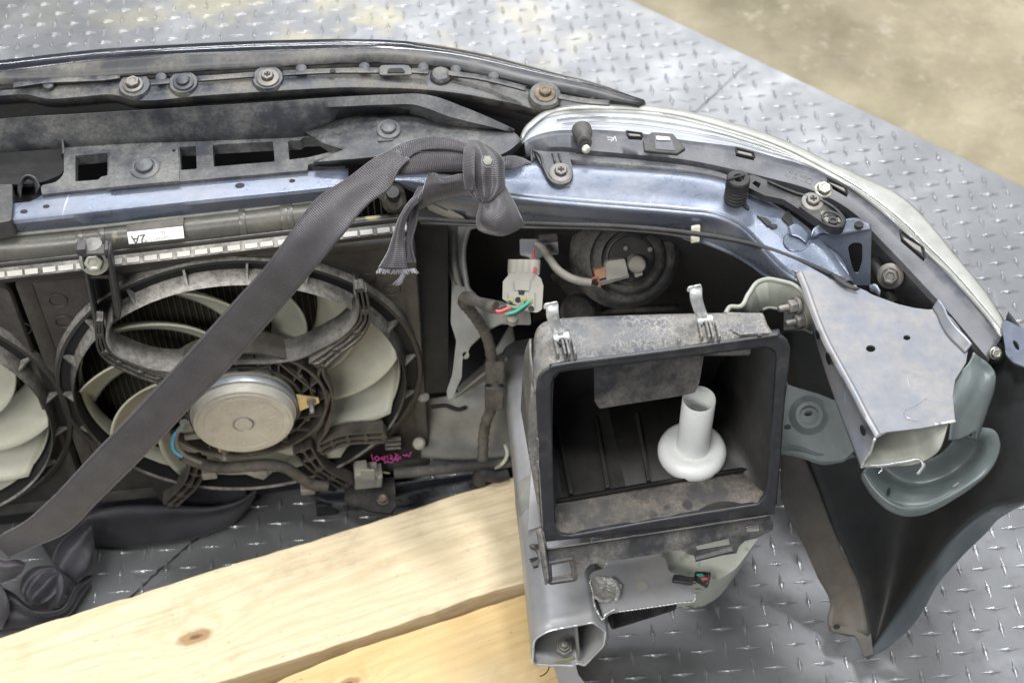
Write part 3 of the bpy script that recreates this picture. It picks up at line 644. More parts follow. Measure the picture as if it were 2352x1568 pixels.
# white crimped aluminium edge with tabs
def strip_pt(u, d): return u
s_hi = [(-60, 628, .430), (180, 602, .432), (400, 577, .434), (640, 549, .437), (940, 514, .438)]
s_lo = [(-60, 641, .425), (180, 614, .427), (400, 588, .429), (640, 559, .432), (940, 524, .433)]
rail1 = resample([FS(.006)(u, v) for u, v, z in s_hi], 200, True); rail2 = resample([FS(.010)(u, v) for u, v, z in s_lo], 200, True); print('hdr', rail1[80], rail2[80])
loft('header_channel', [off(rail1, 0, .004, .006), off(rail1, 0, .0035, 0), off(rail2, 0, .001, 0), off(rail2, 0, -.003, -.001), off(rail2, 0, -.003, -.006)], MT['shroud'], tank, n=60, lin=True, solid=.001, smooth=20)
ntab = 26; al = MB()
for i in range(ntab):
    t0, t1 = (i+.08)/ntab, (i+.88)/ntab
    a, b = rail1[int(t0*199)], rail1[int(t1*199)]; c, d_ = rail2[int(t0*199)], rail2[int(t1*199)]
    m0 = (a+c)/2; m1 = (b+d_)/2; al.bar(m0+nn*.002, m1+nn*.002, .0055, (c-a).cross(b-a).normalized(), .0022)
al.build('crimp_tabs', MT['alu'], tank, 20, bevel=.0004)
# part sticker
st = plane(P(360, 538, .478), (.1, -.72, .69))
sheet('tank_label', st, [(292, 533), (420, 519), (423, 546), (296, 560)], MT['sticker'], tank, th=.0008)
sheet('tank_plate', plane(P(360, 515, .482), (.0, -.5, .8)), rnd([(290, 517), (421, 500), (421, 517), (292, 533)], 2), MT['tank'], tank, th=.002)
def text(s, name, surf, u0, v0, u1, v1, h, mat, parent, flip=False, thick=.0004):
    """text whose baseline runs from (u0,v0) towards (u1,v1) on a surface, glyph height h metres"""
    c = bpy.data.curves.new(name, 'FONT'); c.body = s; c.size = h*1.4; c.extrude = thick/2; c.resolution_u = 3
    ob = bpy.data.objects.new(name, c); a, b = surf(u0, v0), surf(u1, v1); x = (b-a).normalized()
    n = (surf(u0+30, v0)-a).cross(surf(u0, v0-30)-a).normalized(); y = n.cross(x)
    me = None
    dg = bpy.context.evaluated_depsgraph_get(); COL.objects.link(ob); dg.update()
    me = bpy.data.meshes.new_from_object(ob.evaluated_get(dg)); bpy.data.objects.remove(ob)
    M4 = Matrix(((x.x, y.x, n.x, a.x+n.x*.0005), (x.y, y.y, n.y, a.y+n.y*.0005), (x.z, y.z, n.z, a.z+n.z*.0005), (0, 0, 0, 1)))
    me.transform(M4); me.materials.clear(); me.materials.append(mat)
    o = bpy.data.objects.new(name, me); COL.objects.link(o); par(o, parent); return o
text('2A', 'label_text', st, 335, 538, 300, 542, .0085, MT['ink'], tank)
text('Conser OK', 'label_text', st, 392, 541, 340, 547, .0038, MT['ink_pale'], tank)
text('50131', 'label_text', st, 380, 529, 340, 534, .0036, MT['ink_pale'], tank)

# core: dark with fine light fins
core = sheet('radiator_core', FS(-.045), [(-120, 640), (975, 520), (985, 1140), (-120, 1260)], MT['core'], CAR, th=.02, dirv=-nn)
fm = MB()
for k in range(-90, 29):
    a = k*.0064; fm.box(FL(a, .0, -.044), e1*.0005, Zu*.21, nn*.0006)
fm.build('core_fins', MT['fin'], core, 0)

def annulus(mb, prof, segs=96, a0=0, a1=2*math.pi):      # profile of (radius, d) around the fan axis
    V = []; F = []; m = len(prof); full = abs(a1-a0-2*math.pi) < 1e-4; ns = segs if full else segs+1
    for r_, d in prof:
        for k in range(ns):
            a = a0+(a1-a0)*k/segs; V.append(FCc+e1*math.cos(a)*r_+Zu*math.sin(a)*r_+nn*d)
    for j in range(m-1):
        for k in range(segs): k2 = (k+1) % ns; F.append((j*ns+k, j*ns+k2, (j+1)*ns+k2, (j+1)*ns+k))
    mb.add(V, F)
def build_fan(cx, cz, main):
    global FCc
    FCc = FL(cx, cz, 0); name = 'cooling_fan'
    sh = MB()
    # flange ring, pocket, barrel
    annulus(sh, [(.1885, .000), (.1880, .006), (.1865, .0085), (.1828, .0088), (.1815, .007), (.1815, -.012), (.1725, -.012), (.1722, .007), (.1694, .022), (.1682, .0235), (.1670, .022), (.1668, -.020)])
    for k in range(19):
        a = 2*math.pi*(k+.28)/19; rd = e1*math.cos(a)+Zu*math.sin(a)
        tg = -e1*math.sin(a)+Zu*math.cos(a)
        V = [FCc+rd*.1690+nn*.020+tg*s*.0010 for s in (-1, 1)]+[FCc+rd*.1690-nn*.004+tg*s*.0014 for s in (-1, 1)]+[FCc+rd*.1825+nn*.0080+tg*s*.0012 for s in (-1, 1)]+[FCc+rd*.1825-nn*.004+tg*s*.0016 for s in (-1, 1)]
        sh.add(V, [(0, 1, 5, 4), (0, 2, 3, 1), (2, 6, 7, 3), (4, 5, 7, 6), (0, 4, 6, 2), (1, 3, 7, 5)])
    shroud = sh.build('fan_shroud', MT['shroud'], CAR, 40)
    pk_ = MB(); annulus(pk_, [(.1816, .0058), (.1723, .0058)]); annulus(pk_, [(.1665, .021), (.1664, -.02)]); pk_.build('shroud_pocket_shade', MT['void'], shroud, 0)  # black ring for the flange's shade in the pockets, dark inner barrel lining
    return shroud
def blades(shroud, cx, cz, phase, n=11):
    c = FL(cx, cz, 0)
    hoop = MB(); global FCc; FCc = c
    annulus(hoop, [(.1625, -.014), (.1645, -.014), (.1650, .004), (.1632, .006), (.1620, .003), (.1625, -.014)])
    wheel = hoop.build('fan_wheel', MT['blade'], shroud, 50)
    NSg, NC = 22, 12
    for b in range(n):
        th0 = phase+2*math.pi*b/n; V = []; F = []
        for i in range(NSg):
            s = i/(NSg-1); r_ = .040+s*.1235
            chord = .36+.08*math.sin(s*math.pi)
            sweep = .78*s**1.4
            pit = .018+.014*s
            for j in range(NC):
                t = j/(NC-1)-.5; a = th0+sweep+chord*t
                d = pit*(-t)*1.05-.004-.010*(1-(2*t)**2)*.5
                V.append(c+e1*math.cos(a)*r_+Zu*math.sin(a)*r_+nn*(d+.002))
        for i in range(NSg-1):
            for j in range(NC-1): q = i*NC+j; F.append((q, q+1, q+NC+1, q+NC))
        mk('fan_blade', V, F, MT['blade'], wheel if False else shroud, 60, solid=.0022)
    lathe('fan_hub', c, nn, [(.058, -.020), (.058, .006), (.054, .010), (0, .010)], MT['blade'], shroud, 40)
    return wheel
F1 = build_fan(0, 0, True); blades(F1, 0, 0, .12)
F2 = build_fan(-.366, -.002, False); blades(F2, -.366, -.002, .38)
# shroud panels (flat dished plates around each fan)
def circ(cx, cz, r, d, n=64):
    return [FL(cx+r*math.cos(2*math.pi*i/n), cz+r*math.sin(2*math.pi*i/n), d) for i in range(n)]
def panel(parent, a0, a1, h0, h1, cx, cz, r, d=0.0):
    out = [(a0, h0), (a1, h0), (a1, h1), (a0, h1)]; out = rnd([(x*1000, y*1000) for x, y in out], 14); out = [(x/1000, y/1000) for x, y in out]
    hole = [(cx+r*math.cos(2*math.pi*i/72), cz+r*math.sin(2*math.pi*i/72)) for i in range(72)]
    V = [FL(x, y, d) for x, y in out+hole]; n0, n1 = len(out), len(hole)
    tr = tessellate_polygon([[Vector((x, y, 0)) for x, y in out], [Vector((x, y, 0)) for x, y in hole]])
    N = len(V); V2 = V+[v-nn*.012 for v in V]; F = [tuple(t) for t in tr]
    for k0, m in ((0, n0), (n0, n1)):
        for i in range(m): a, b = k0+i, k0+(i+1) % m; F.append((a, b, N+b, N+a))
    # raised rolled border
    bd = MB(); bd.add(V2, F)
    rim = [(a0, h0), (a1, h0), (a1, h1), (a0, h1)]; rim = rnd([(x*1000, y*1000) for x, y in rim], 14)
    rim = [Vector((x/1000, y/1000, 0)) for x, y in rim]; m = len(rim); cc = Vector(((a0+a1)/2, (h0+h1)/2, 0))
    VV = []; FF = []
    for k, (ins, dz) in enumerate(((0, -.03), (0, .004), (.0015, .006), (.006, .006), (.014, .001))):
        for p in rim:
            q = Vector((min(max(p.x, a0+ins), a1-ins), min(max(p.y, h0+ins), h1-ins), 0)); VV.append(FL(q.x, q.y, d+dz))
    for k in range(4):
        for i in range(m): FF.append((k*m+i, k*m+(i+1) % m, (k+1)*m+(i+1) % m, (k+1)*m+i))
    bd.add(VV, FF)
    return bd.build('shroud_panel', MT['shroud_panel'], parent, 35)
PTOP = loc(400, 600, .004)[1]
panel(F1, -.172-.017, .189, -.188, PTOP, 0, 0, .1815)
panel(F2, -.56, -.172-.023, -.192, PTOP-.010, -.366, -.002, .1815)
# embossed rings on the panels
for u, v in T('b2', [(330, 340), (365, 460), (128, 500)])+T('b1', [(1800, 220), (1940, 278)]):
    a, h = loc(u, v, .001); c = FL(a, h, .001); lathe('moulding_mark', c, nn, [(.0078, 0), (.0084, .0008), (.009, 0)], MT['shroud_panel'], F1 if u > 85 else F2, 24)

# motor
mc = FL(0, 0, 0)
mot = lathe('fan_motor', mc, nn, [(.040, .0), (.0535, .010), (.0545, .030), (.0545, .046), (.0535, .0485), (.0520, .0495), (.0515, .056), (.0500, .0585), (.0470, .0592), (.0465, .0598), (.012, .0605), (.0112, .0595), (.0095, .0595), (.0088, .0615), (0, .0617)], MT['motor'], F1, 72, 30)
for k in range(10):
    a = 2*math.pi*k/10+.2; rd = e1*math.cos(a)+Zu*math.sin(a); tg = -e1*math.sin(a)+Zu*math.cos(a)
    if k % 2 == 0: MB().box(mc+rd*.030+nn*.0601, rd*.006, tg*.0011, nn*.0006).build('motor_dimple', MT['motor'], mot, 0, bevel=.0004)
    else: lathe('motor_dimple', mc+rd*.031+nn*.0599, nn, [(.0028, 0), (.0030, .0007), (.0034, 0)], MT['motor'], mot, 16)
lathe('motor_ring', mc, nn, [(.0094, .0606), (.0100, .0607)], MT['void'], mot, 40)
lathe('motor_ring', mc, nn, [(.0395, .0597), (.0400, .0603), (.0405, .0597)], MT['motor'], mot, 60)
MB().lathe(mc, nn, [(.0551, .040), (.0556, .041), (.0556, .0475), (.0549, .0488)], 72).build('motor_band', MT['motor_side'], mot, 35)
# motor lugs with studs
for (u, v), hh in zip(T('b1', [(1480, 915), (905, 850), (985, 1180)]), (.040, .04, .04)):
    a, h = loc(u, v, .042); c = FL(a, h, .042); rd = (c-FL(0, 0, .042)).normalized()
    tgt = rd.cross(nn)
    MB().add([c+rd*.008+tgt*.004, c+rd*.008-tgt*.004, c-rd*.014-tgt*.014, c-rd*.014+tgt*.014]+[q-nn*.002 for q in (c+rd*.008+tgt*.004, c+rd*.008-tgt*.004, c-rd*.014-tgt*.014, c-rd*.014+tgt*.014)],
             [(0, 1, 2, 3), (4, 7, 6, 5), (0, 4, 5, 1), (1, 5, 6, 2), (3, 2, 6, 7), (0, 3, 7, 4)]).build('motor_lug', MT['gold'], mot, 20, bevel=.0006)
    lathe('stud', c, nn, [(.0048, 0), (.0048, .003), (.0026, .003), (.0026, .013), (.0018, .0145), (0, .0145)], MT['bolt'], mot, 12)

# spider: hub grille of ribs, arms with ladder ribs
sp_ = MB()
def ring_rib(r_, d0, d1, w, a0=0, a1=2*math.pi, seg=80):
    global FCc; FCc = mc; annulus(sp_, [(r_-w/2, d0), (r_-w/2, d1), (r_+w/2, d1), (r_+w/2, d0)], seg, a0, a1)
ring_rib(.060, .008, .036, .003); ring_rib(.0715, .012, .034, .0022); ring_rib(.0850, .010, .038, .0032)
global_ = None
annulus(sp_, [(.058, .014), (.086, .014)])
for k in range(18):
    a = 2*math.pi*k/18+.1; rd = e1*math.cos(a)+Zu*math.sin(a)
    a2 = a+.22; rd2 = e1*math.cos(a2)+Zu*math.sin(a2)
    sp_.bar(mc+rd*.059+nn*.025, mc+rd2*.0855+nn*.025, .0020, nn, .020)
for k in range(12):
    a = 2*math.pi*k/12; rd = e1*math.cos(a)+Zu*math.sin(a)
    sp_.lathe(mc+rd*.0715+nn*.022, nn, [(.0032, 0), (.0032, .0135), (0, .0138)], 12)
spider = sp_.build('fan_spider', MT['spider'], F1, 30, bevel=.0004)
def ladder(name, c1, c2, key, d=.036, dep=.016, rungs=5, w=.0024, mid=True, back=True, mat='spider'):
    """two edge lines given in picture tiles on plane d"""
    A_ = resample(SS(FS(d), T(key, c1)), 28); B_ = resample(SS(FS(d), T(key, c2)), 28); m = MB()
    rails = [A_, B_]+([[a.lerp(b, .5) for a, b in zip(A_, B_)]] if mid else [])
    for Q in rails:
        for p, q in zip(Q, Q[1:]): m.bar(p-nn*dep/2, q+(q-p)*.12-nn*dep/2, w, nn, dep)
    for k in range(rungs+1):
        i = int(27*k/rungs); m.bar(A_[i]-nn*dep/2, B_[i]-nn*dep/2, w*.9, nn, dep*.92)
        m.lathe((A_[i]+B_[i])/2-nn*dep, nn, [(.0036, 0), (.0036, dep), (0, dep+.0003)], 10)
    if back:
        V = [p-nn*dep*.9 for p in A_+B_]; m.add(V, [(i, i+1, 29+i, 28+i) for i in range(27)])
    return m.build(name, MT[mat], spider, 30, bevel=.0003)
ladder('spider_arm', [(1480, 1180), (1560, 1300), (1715, 1385)], [(1380, 1215), (1480, 1310), (1645, 1418)], 'b1', d=.034, rungs=4)
ladder('spider_arm', [(790, 1270), (760, 1370), (640, 1500)], [(880, 1290), (830, 1400), (715, 1512)], 'b1', d=.034, rungs=4)
ladder('spider_arm', [(1520, 1165), (1640, 1115), (1890, 1090)], [(1540, 1220), (1650, 1170), (1895, 1150)], 'b1', d=.036, rungs=4)
ladder('spider_arm', [(1470, 700), (1560, 640), (1700, 530), (1762, 450), (1752, 360), (1735, 275)], [(1560, 720), (1640, 650), (1770, 545), (1812, 455), (1806, 380), (1790, 290)], 'b1', d=.038, rungs=4, dep=.012, mat='shroud')
ladder('spider_arm', [(285, 455), (292, 540), (312, 610), (350, 655), (450, 705), (600, 770), (760, 800)], [(250, 480), (256, 560), (270, 630), (310, 680), (420, 745), (560, 800), (740, 850)], 'b1', d=.038, rungs=6, dep=.012, mat='shroud')
# deflector belt: wall whose upper face catches the light
bf = SS(FS(.040), T('b1', [(345, 455), (318, 520), (322, 590), (365, 648), (450, 690), (560, 728), (680, 745), (820, 735), (960, 710), (1100, 700), (1250, 697), (1400, 675), (1540, 610), (1660, 540), (1735, 450), (1748, 380), (1728, 300)]))
bb = SS(FS(.014), T('b1', [(420, 330), (405, 410), (400, 470), (420, 545), (500, 570), (600, 600), (720, 605), (850, 590), (980, 565), (1100, 545), (1250, 530), (1400, 515), (1530, 470), (1620, 420), (1672, 340), (1690, 270), (1680, 200)]))
bb = [f.lerp(b, 1) for f, b in zip(bf, [f-nn*.027+Zu*.002 for f, b in zip(bf, bb)])]
loft('air_deflector', [bf, bb], MT['deflector'], F1, n=70, solid=.0024)
# webbing between hub and arm tops (dark plate)
for c1, c2 in (([(900, 830), (1000, 770), (1240, 715)], 0), ([(1240, 715), (1250, 790), (1235, 800)], 0), ([(1300, 700), (1400, 780), (1500, 860)], 0), ([(1540, 720), (1520, 760), (1580, 880)], 0), ([(1600, 880), (1598, 960), (1560, 1080)], 0), ([(1560, 640), (1545, 750), (1590, 850), (1600, 960), (1570, 1080), (1520, 1150)], 0)):
    Q = resample(SS(FS(.036), T('b1', c1)), 20); m = MB()
    for p, q in zip(Q, Q[1:]): m.bar(p-nn*.007, q+(q-p)*.1-nn*.007, .0024, nn, .014)
    m.build('spider_rib', MT['spider'], spider, 30)
# connector + wires of the motor at its left
mcon = MB()
for u, v, w, h in ((770, 1040, .013, .010), (835, 1005, .014, .007), (800, 1085, .016, .008)):
    a, hh = loc(*T('b1', [(u, v)])[0], .036); mcon.box(FL(a, hh, .036), e1*w/2, Zu*h/2, nn*.008)
mcon.build('motor_connector', MT['conn_dark'], mot, 20, bevel=.001)
tube('blue_wire', SS(FS(.046), T('b1', [(750, 1060), (705, 1100), (688, 1150), (702, 1195), (742, 1225)])), .0022, MT['blue'], mot)
tube('grey_wire', SS(FS(.046), T('b1', [(755, 1045), (722, 1080), (708, 1130), (725, 1180), (765, 1222), (850, 1260)])), .0024, MT['wire_grey'], mot)
tube('harness_sleeve', SS(FS(.044), T('b1', [(745, 1225), (860, 1270), (985, 1290), (1100, 1282), (1230, 1272), (1330, 1290), (1420, 1350), (1480, 1385), (1570, 1398)])), .0062, MT['wire_tape'], mot)
for u, v in T('b1', [(900, 1310), (1190, 1300), (1460, 1400)]): 
    a, hh = loc(u, v, .04); MB().box(FL(a, hh, .04), e1*.008, Zu*.005, nn*.008).build('harness_clip', MT['conn_dark'], mot, 20, bevel=.0015)
# lower ears of the shroud
sheet('shroud_ear', FS(.006), T('b1', [(400, 1290), (560, 1370), (590, 1450), (640, 1500), (720, 1505), (790, 1440), (890, 1450), (890, 1380), (800, 1330), (600, 1330)]), MT['shroud_panel'], F1, th=.004, dirv=-nn, bevel=.001)
sheet('shroud_ear', FS(.0), T('b1', [(1560, 1330), (1700, 1300), (1890, 1120), (1990, 1070), (1995, 1200), (1760, 1330), (1700, 1420), (1640, 1420)]), MT['shroud_panel'], F1, th=.004, dirv=-nn, bevel=.001)
for k, (v0, v1) in enumerate(((1140, 1152), (1165, 1177), (1187, 1196))):
    sheet('shroud_slot', FS(.014), T('b1', [(1900, v0), (1990, v0-6), (1992, v1-6), (1905, v1)]), MT['shroud'], F1, th=.006, dirv=-nn, bevel=.0008)
sheet('lower_cross_bar', FS(-.012), [(-80, 1180), (300, 1125), (520, 1100), (960, 1062), (962, 1082), (560, 1140), (300, 1165), (-80, 1215)], MT['void'], CAR, th=.03, dirv=-nn)
# fan bracket at the top left, with a flanged bolt
br = MB(); bs = FS(.040)
def bb_(pts, d, th, name='fan_bracket', mat='plastic_dark', par_=None, bev=.0008): return sheet(name, FS(d), T('b1', pts), MT[mat], par_ or F1, th=th, dirv=-nn, bevel=bev)
brk = bb_([(170, 60), (195, 60), (215, 200), (330, 195), (300, 60), (325, 60), (385, 440), (360, 425), (325, 215), (195, 215), (262, 500), (240, 490)], .034, .004)
bb_([(140, 50), (195, 48), (195, 75), (300, 70), (300, 50), (322, 48), (322, 80), (175, 95), (142, 78)], .040, .012, 'bracket_bridge', 'plastic', brk)
bb_([(170, 90), (320, 80), (335, 195), (205, 205)], .030, .003, 'bracket_plate', 'plastic', brk)
bb_([(205, 205), (325, 200), (372, 440), (255, 470)], .006, .003, 'bracket_back', 'void', brk)
for q in ([(175, 70), (215, 300), (255, 495)], [(322, 70), (350, 250), (385, 438)]):
    Q = T('b1', q); loft('bracket_side', [SS(FS(.038), Q), SS(FS(.010), [(u+6, v-30) for u, v in Q])], MT['plastic'], brk, n=16, solid=.002)
a, h = loc(*T('b1', [(243, 118)])[0], .034); hexbolt('flanged_bolt', FL(a, h, .033), (nn*.8+Zu*.45), .0078, MT['bolt_zinc'], brk, washer=1.75, head=.7)
a, h = loc(*T('b1', [(236, 40)])[0], .03); lathe('bracket_nut', FL(a, h, .028), Zu, [(.0085, -.004), (.0085, .003), (0, .004)], MT['bolt'], brk, 16)
sheet('bracket_hook', ZP(.452), [(634, 528), (668, 524), (668, 545), (650, 546), (648, 556), (636, 556)], MT['plastic'], F1, th=.010, bevel=.001)
# magenta marking on the lower right of the shroud
mk_s = FS(.012)
scribble('magenta_crayon_mark', mk_s, [T('b1', s) for s in ([(1822, 1215), (1832, 1248)], [(1850, 1225), (1842, 1240), (1856, 1250), (1868, 1236), (1852, 1225)], [(1888, 1228), (1878, 1240), (1890, 1244), (1898, 1225), (1896, 1252)], [(1912, 1222), (1916, 1246)], [(1928, 1218), (1940, 1228), (1930, 1240), (1944, 1240)], [(1955, 1212), (1972, 1220), (1958, 1232), (1974, 1242)], [(1895, 1262), (1915, 1256), (1935, 1262), (1955, 1240), (1968, 1250), (1985, 1228), (1992, 1240)], [(2000, 1218), (2020, 1224)], [(2022, 1215), (2036, 1226), (2046, 1204)])], .0008, MT['magenta'], F1)
# grey plug at the right of the shroud
pc = MB(); 
for u, v, w, h, dd_ in ((1790, 1335, .026, .024, .02), (1850, 1335, .012, .020, .02), (1760, 1300, .014, .008, .022)):
    a, hh = loc(*T('b1', [(u, v)])[0], dd_); pc.box(FL(a, hh, dd_), e1*w/2, Zu*h/2+e1*.001, nn*.010)
plug = pc.build('fan_plug', MT['conn_grey'], CAR, 20, bevel=.0012)
for k in range(3):
    a, hh = loc(*T('b1', [(1775+k*26, 1330)])[0], .031); MB().box(FL(a, hh, .031), e1*.003, Zu*.010, nn*.0012).build('plug_rib', MT['conn_grey'], plug, 20, bevel=.0006)
tube('yellow_wire', SS(FS(.02), T('b1', [(1865, 1320), (1895, 1318), (1925, 1322)])), .0012, MT['yellow'], plug)
# ================================================================ BLUE GREY UPPER RAIL, HEADLIGHT, APRON
def outw(pts, d, dz):
    out = []; n = len(pts)
    for i, p in enumerate(pts):
        t = (pts[min(i+1, n-1)]-pts[max(i-1, 0)]); w = Vector((-t.y, t.x, 0)).normalized()
        if w.y+w.x < 0: w = -w
        out.append(p+w*d+Vector((0, 0, dz)))
    return out
def zadd(pts, z0, z1): 
    n = len(pts); return [(p[0], p[1], z0+(z1-z0)*i/(n-1)) for i, p in enumerate(pts)]
# --- blue rail
rt = [(1120, 412), (1150, 396), (1225, 372), (1290, 379), (1400, 386), (1500, 393), (1575, 400), (1662, 416), (1730, 446), (1800, 484), (1850, 520), (1905, 575), (1957, 646)]
rc = [(1095, 440), (1130, 444), (1170, 449), (1294, 461), (1400, 470), (1463, 475), (1580, 485), (1646, 493), (1692, 514), (1738, 555), (1775, 596), (1812, 628), (1900, 662)]
rl = [(1075, 500), (1120, 508), (1202, 514), (1300, 517), (1400, 521), (1480, 525), (1560, 532), (1600, 545), (1645, 562), (1690, 582), (1725, 603), (1760, 628), (1800, 640)]
RT = PP(zadd(rt, .492, .500)); RC = PP(zadd(rc, .494, .498)); RL = PP(zadd(rl, .452, .470))
RM = [a.lerp(b, .5)+Vector((0, 0, .004)) for a, b in zip(resample(RT, 30), resample(RC, 30))]
rail = loft('upper_rail', [off(RT, 0, .004, -.02), RT, RM, RC], MT['steel_blue'], CAR, n=80, cross=18, solid=.0016, smooth=50)
RC2 = [p+Vector((0, -.0022, -.0022)) for p in RC]; RC3 = [p+Vector((0, -.003, -.006)) for p in RC]
loft('rail_front_face', [RC, RC2, RC3, RL, off(RL, 0, -.004, -.0015)], MT['steel_blue'], rail, n=80, solid=.0016, smooth=50)
# left tongue of the rail under the knot
loft('rail_tongue', [PP([(893, 407, .497), (930, 403, .497), (972, 400, .497), (1060, 405, .497), (1140, 410, .497)]), PP([(900, 412, .498), (940, 412, .498), (990, 415, .498), (1060, 432, .498), (1130, 444, .497)]), PP([(933, 432, .485), (960, 445, .480), (1000, 470, .472), (1050, 492, .462), (1110, 507, .455)])], MT['steel_blue'], rail, n=40, cross=14, solid=.0016, smooth=50)
loft('cream_ring', [PP([(980, 470, .468), (1005, 468, .470), (1035, 482, .468), (1066, 500, .463)]), PP([(985, 482, .462), (1010, 492, .460), (1040, 502, .458), (1070, 507, .455)])], MT['conn_grey'], rail, n=20)
loft('rail_pocket', [PP([(893, 412, .496), (905, 440, .480), (925, 450, .47)]), PP([(860, 420, .49), (868, 452, .478), (900, 470, .465)])], MT['primer'], rail, n=14)
sheet('rail_slot', ZP(.4965), rnd([(1112, 412), (1128, 407), (1133, 414), (1115, 421)], 4), MT['black'], rail, th=.001)
# lower tab with a hole
sheet('rail_tab', ZP(.462), rnd([(1560, 530), (1640, 545), (1640, 553), (1600, 557), (1565, 545)], 6), MT['steel_blue'], rail, holes=[ell(1560+12, 538, 6, 3, 12)], th=.0015)
# small holes on the top near the bend
for pts in ([(1738, 495), (1745, 500), (1762, 518), (1772, 520), (1772, 510), (1758, 500)], ell(1750+27, 519, 9, 5, 14), ell(1712, 472, 12, 4, 14, .7)):
    sheet('hole', ZP(.5035), pts, MT['black'], rail, th=.0012)
sheet('rail_opening', ZP(.5045), [(1796, 500), (1812, 478), (1822, 512), (1818, 524)], MT['black'], rail, th=.001)
sheet('rail_opening', ZP(.505), [(1740, 441), (1752, 432), (1830, 480), (1812, 478), (1790, 470)], MT['black'], rail, th=.001)
lathe('round_tab', P(1829, 556, .503), Vector((.02, -.05, 1)).normalized(), [(0, .0012), (.0112, .0011), (.0120, .0004), (.0120, -.001)], MT['steel_blue'], rail, 40)
loft('tab_neck', [PP([(1808, 523, .507), (1815, 540, .506)]), PP([(1826, 514, .508), (1832, 545, .506)]), PP([(1860, 540, .506), (1852, 560, .505)])], MT['steel_blue'], rail, n=10, cross=8)
# bracket with the tapered slot
bp = plane(P(1960, 530, .505), Vector((.10, -.86, .42)))
sheet('slotted_bracket', bp, rnd([(1868, 540, 4), (1916, 540, 6), (2002, 528, 4), (2000, 600), (1999, 655, 3), (1958, 655, 3), (1935, 600)], 4), MT['steel_blue'], rail,
      holes=[rnd([(1947, 567), (1958, 557), (1981, 558), (1981, 600), (1972, 628), (1962, 627), (1955, 605)], 9)], th=.0018, dirv=(0, .9, -.3), bevel=.0004)
loft('bracket_top', [PP([(1862, 543, .508), (1866, 528, .510), (1890, 512, .511), (1930, 505, .511), (1975, 503, .509), (2000, 516, .507)]), PP([(1868, 546, .506), (1890, 536, .506), (1916, 541, .506), (1950, 536, .506), (1980, 531, .5055), (2001, 527, .505)])], MT['steel_blue'], rail, n=24, cross=6)
lathe('bracket_hole', P(1973, 517, .5098), Zu, [(0, .0012), (.004, .0012), (.0042, -.001)], MT['black'], rail, 16)
loft('bracket_web', [PP([(1868, 548, .50), (1930, 590, .49), (1958, 650, .485)]), PP([(1858, 565, .49), (1900, 600, .485), (1950, 655, .48)])], MT['steel_blue'], rail, n=10)  # steel web below the bracket top
# black plastic arm with screw
arm = sheet('plastic_arm', ZP(.514), rnd([(1716, 405, 4), (1728, 401), (1762, 414), (1830, 440), (1885, 455), (1930, 484, 14), (1945, 508, 12), (1936, 527, 12), (1912, 527, 10), (1870, 505), (1835, 480), (1800, 458), (1757, 449), (1718, 430)], 4), MT['plastic'], rail,
            holes=[[(1727, 421), (1735, 415), (1748, 422), (1742, 432)]], th=.007, bevel=.0010)
loft('arm_rim', [PP([(1762, 414, .5145), (1830, 441, .5145), (1885, 456, .5145), (1928, 484, .5145), (1943, 508, .5145), (1934, 524, .5145), (1912, 524, .5145), (1870, 502, .5145), (1835, 477, .5145)]), PP([(1764, 417, .517), (1829, 444, .517), (1883, 459, .517), (1924, 486, .517), (1938, 508, .517), (1931, 520, .517), (1914, 520, .517), (1873, 499, .517), (1838, 474, .517)])], MT['plastic'], arm, n=50, solid=.0008)
hexbolt('screw', P(1866, 464, .5145), UPN, .0056, MT['bolt'], arm, washer=1.85, phil=True)
for a0_ in (ell(1912, 503, 24, 15, 26, .45),):
    lp = [P(u, v, .5165) for u, v in a0_]; MB().pipe(lp+[lp[0]], .0011, 8, 60).build('arm_ring', MT['plastic'], arm, 60)
for u, v in ((1893, 491), (1898, 505), (1929, 505)): lathe('arm_recess', P(u, v, .5147), Zu, [(0, .0006), (.0032, .0005), (.0034, 0)], MT['conn_dark'], arm, 12)
lathe('arm_recess', P(1913, 509, .5147), Zu, [(.0040, 0), (.0044, .0022), (.0026, .0022), (.0022, .0006), (0, .0006)], MT['plastic_dark'], arm, 18)
hexbolt('zinc_bolt', P(1891, 437, .511), Vector((.05, -.25, 1)).normalized(), .0058, MT['bolt_zinc'], rail, washer=1.5, phil=False)
# rubber bump stop with ribs
bs_prof = [(0, .0), (.0100, .0)]
for k in range(4): bs_prof += [(.0105, .0012+k*.0042), (.0108, .0030+k*.0042), (.0096, .0037+k*.0042)]
bs_prof += [(.0108, .0180), (.0108, .0275), (.0098, .0290), (.0050, .0290), (.0046, .0262), (.0030, .0262), (.0030, .02), (0, .02)]
stop = lathe('rubber_buffer', P(1688, 458, .502), Vector((0, -.05, 1)).normalized(), bs_prof, MT['rubber'], rail, 36, 30)
MB().bar(P(1671, 412, .5318), P(1711, 402, .5318), .0022, Zu, .0012).build('buffer_slot', MT['black'], stop, 0)
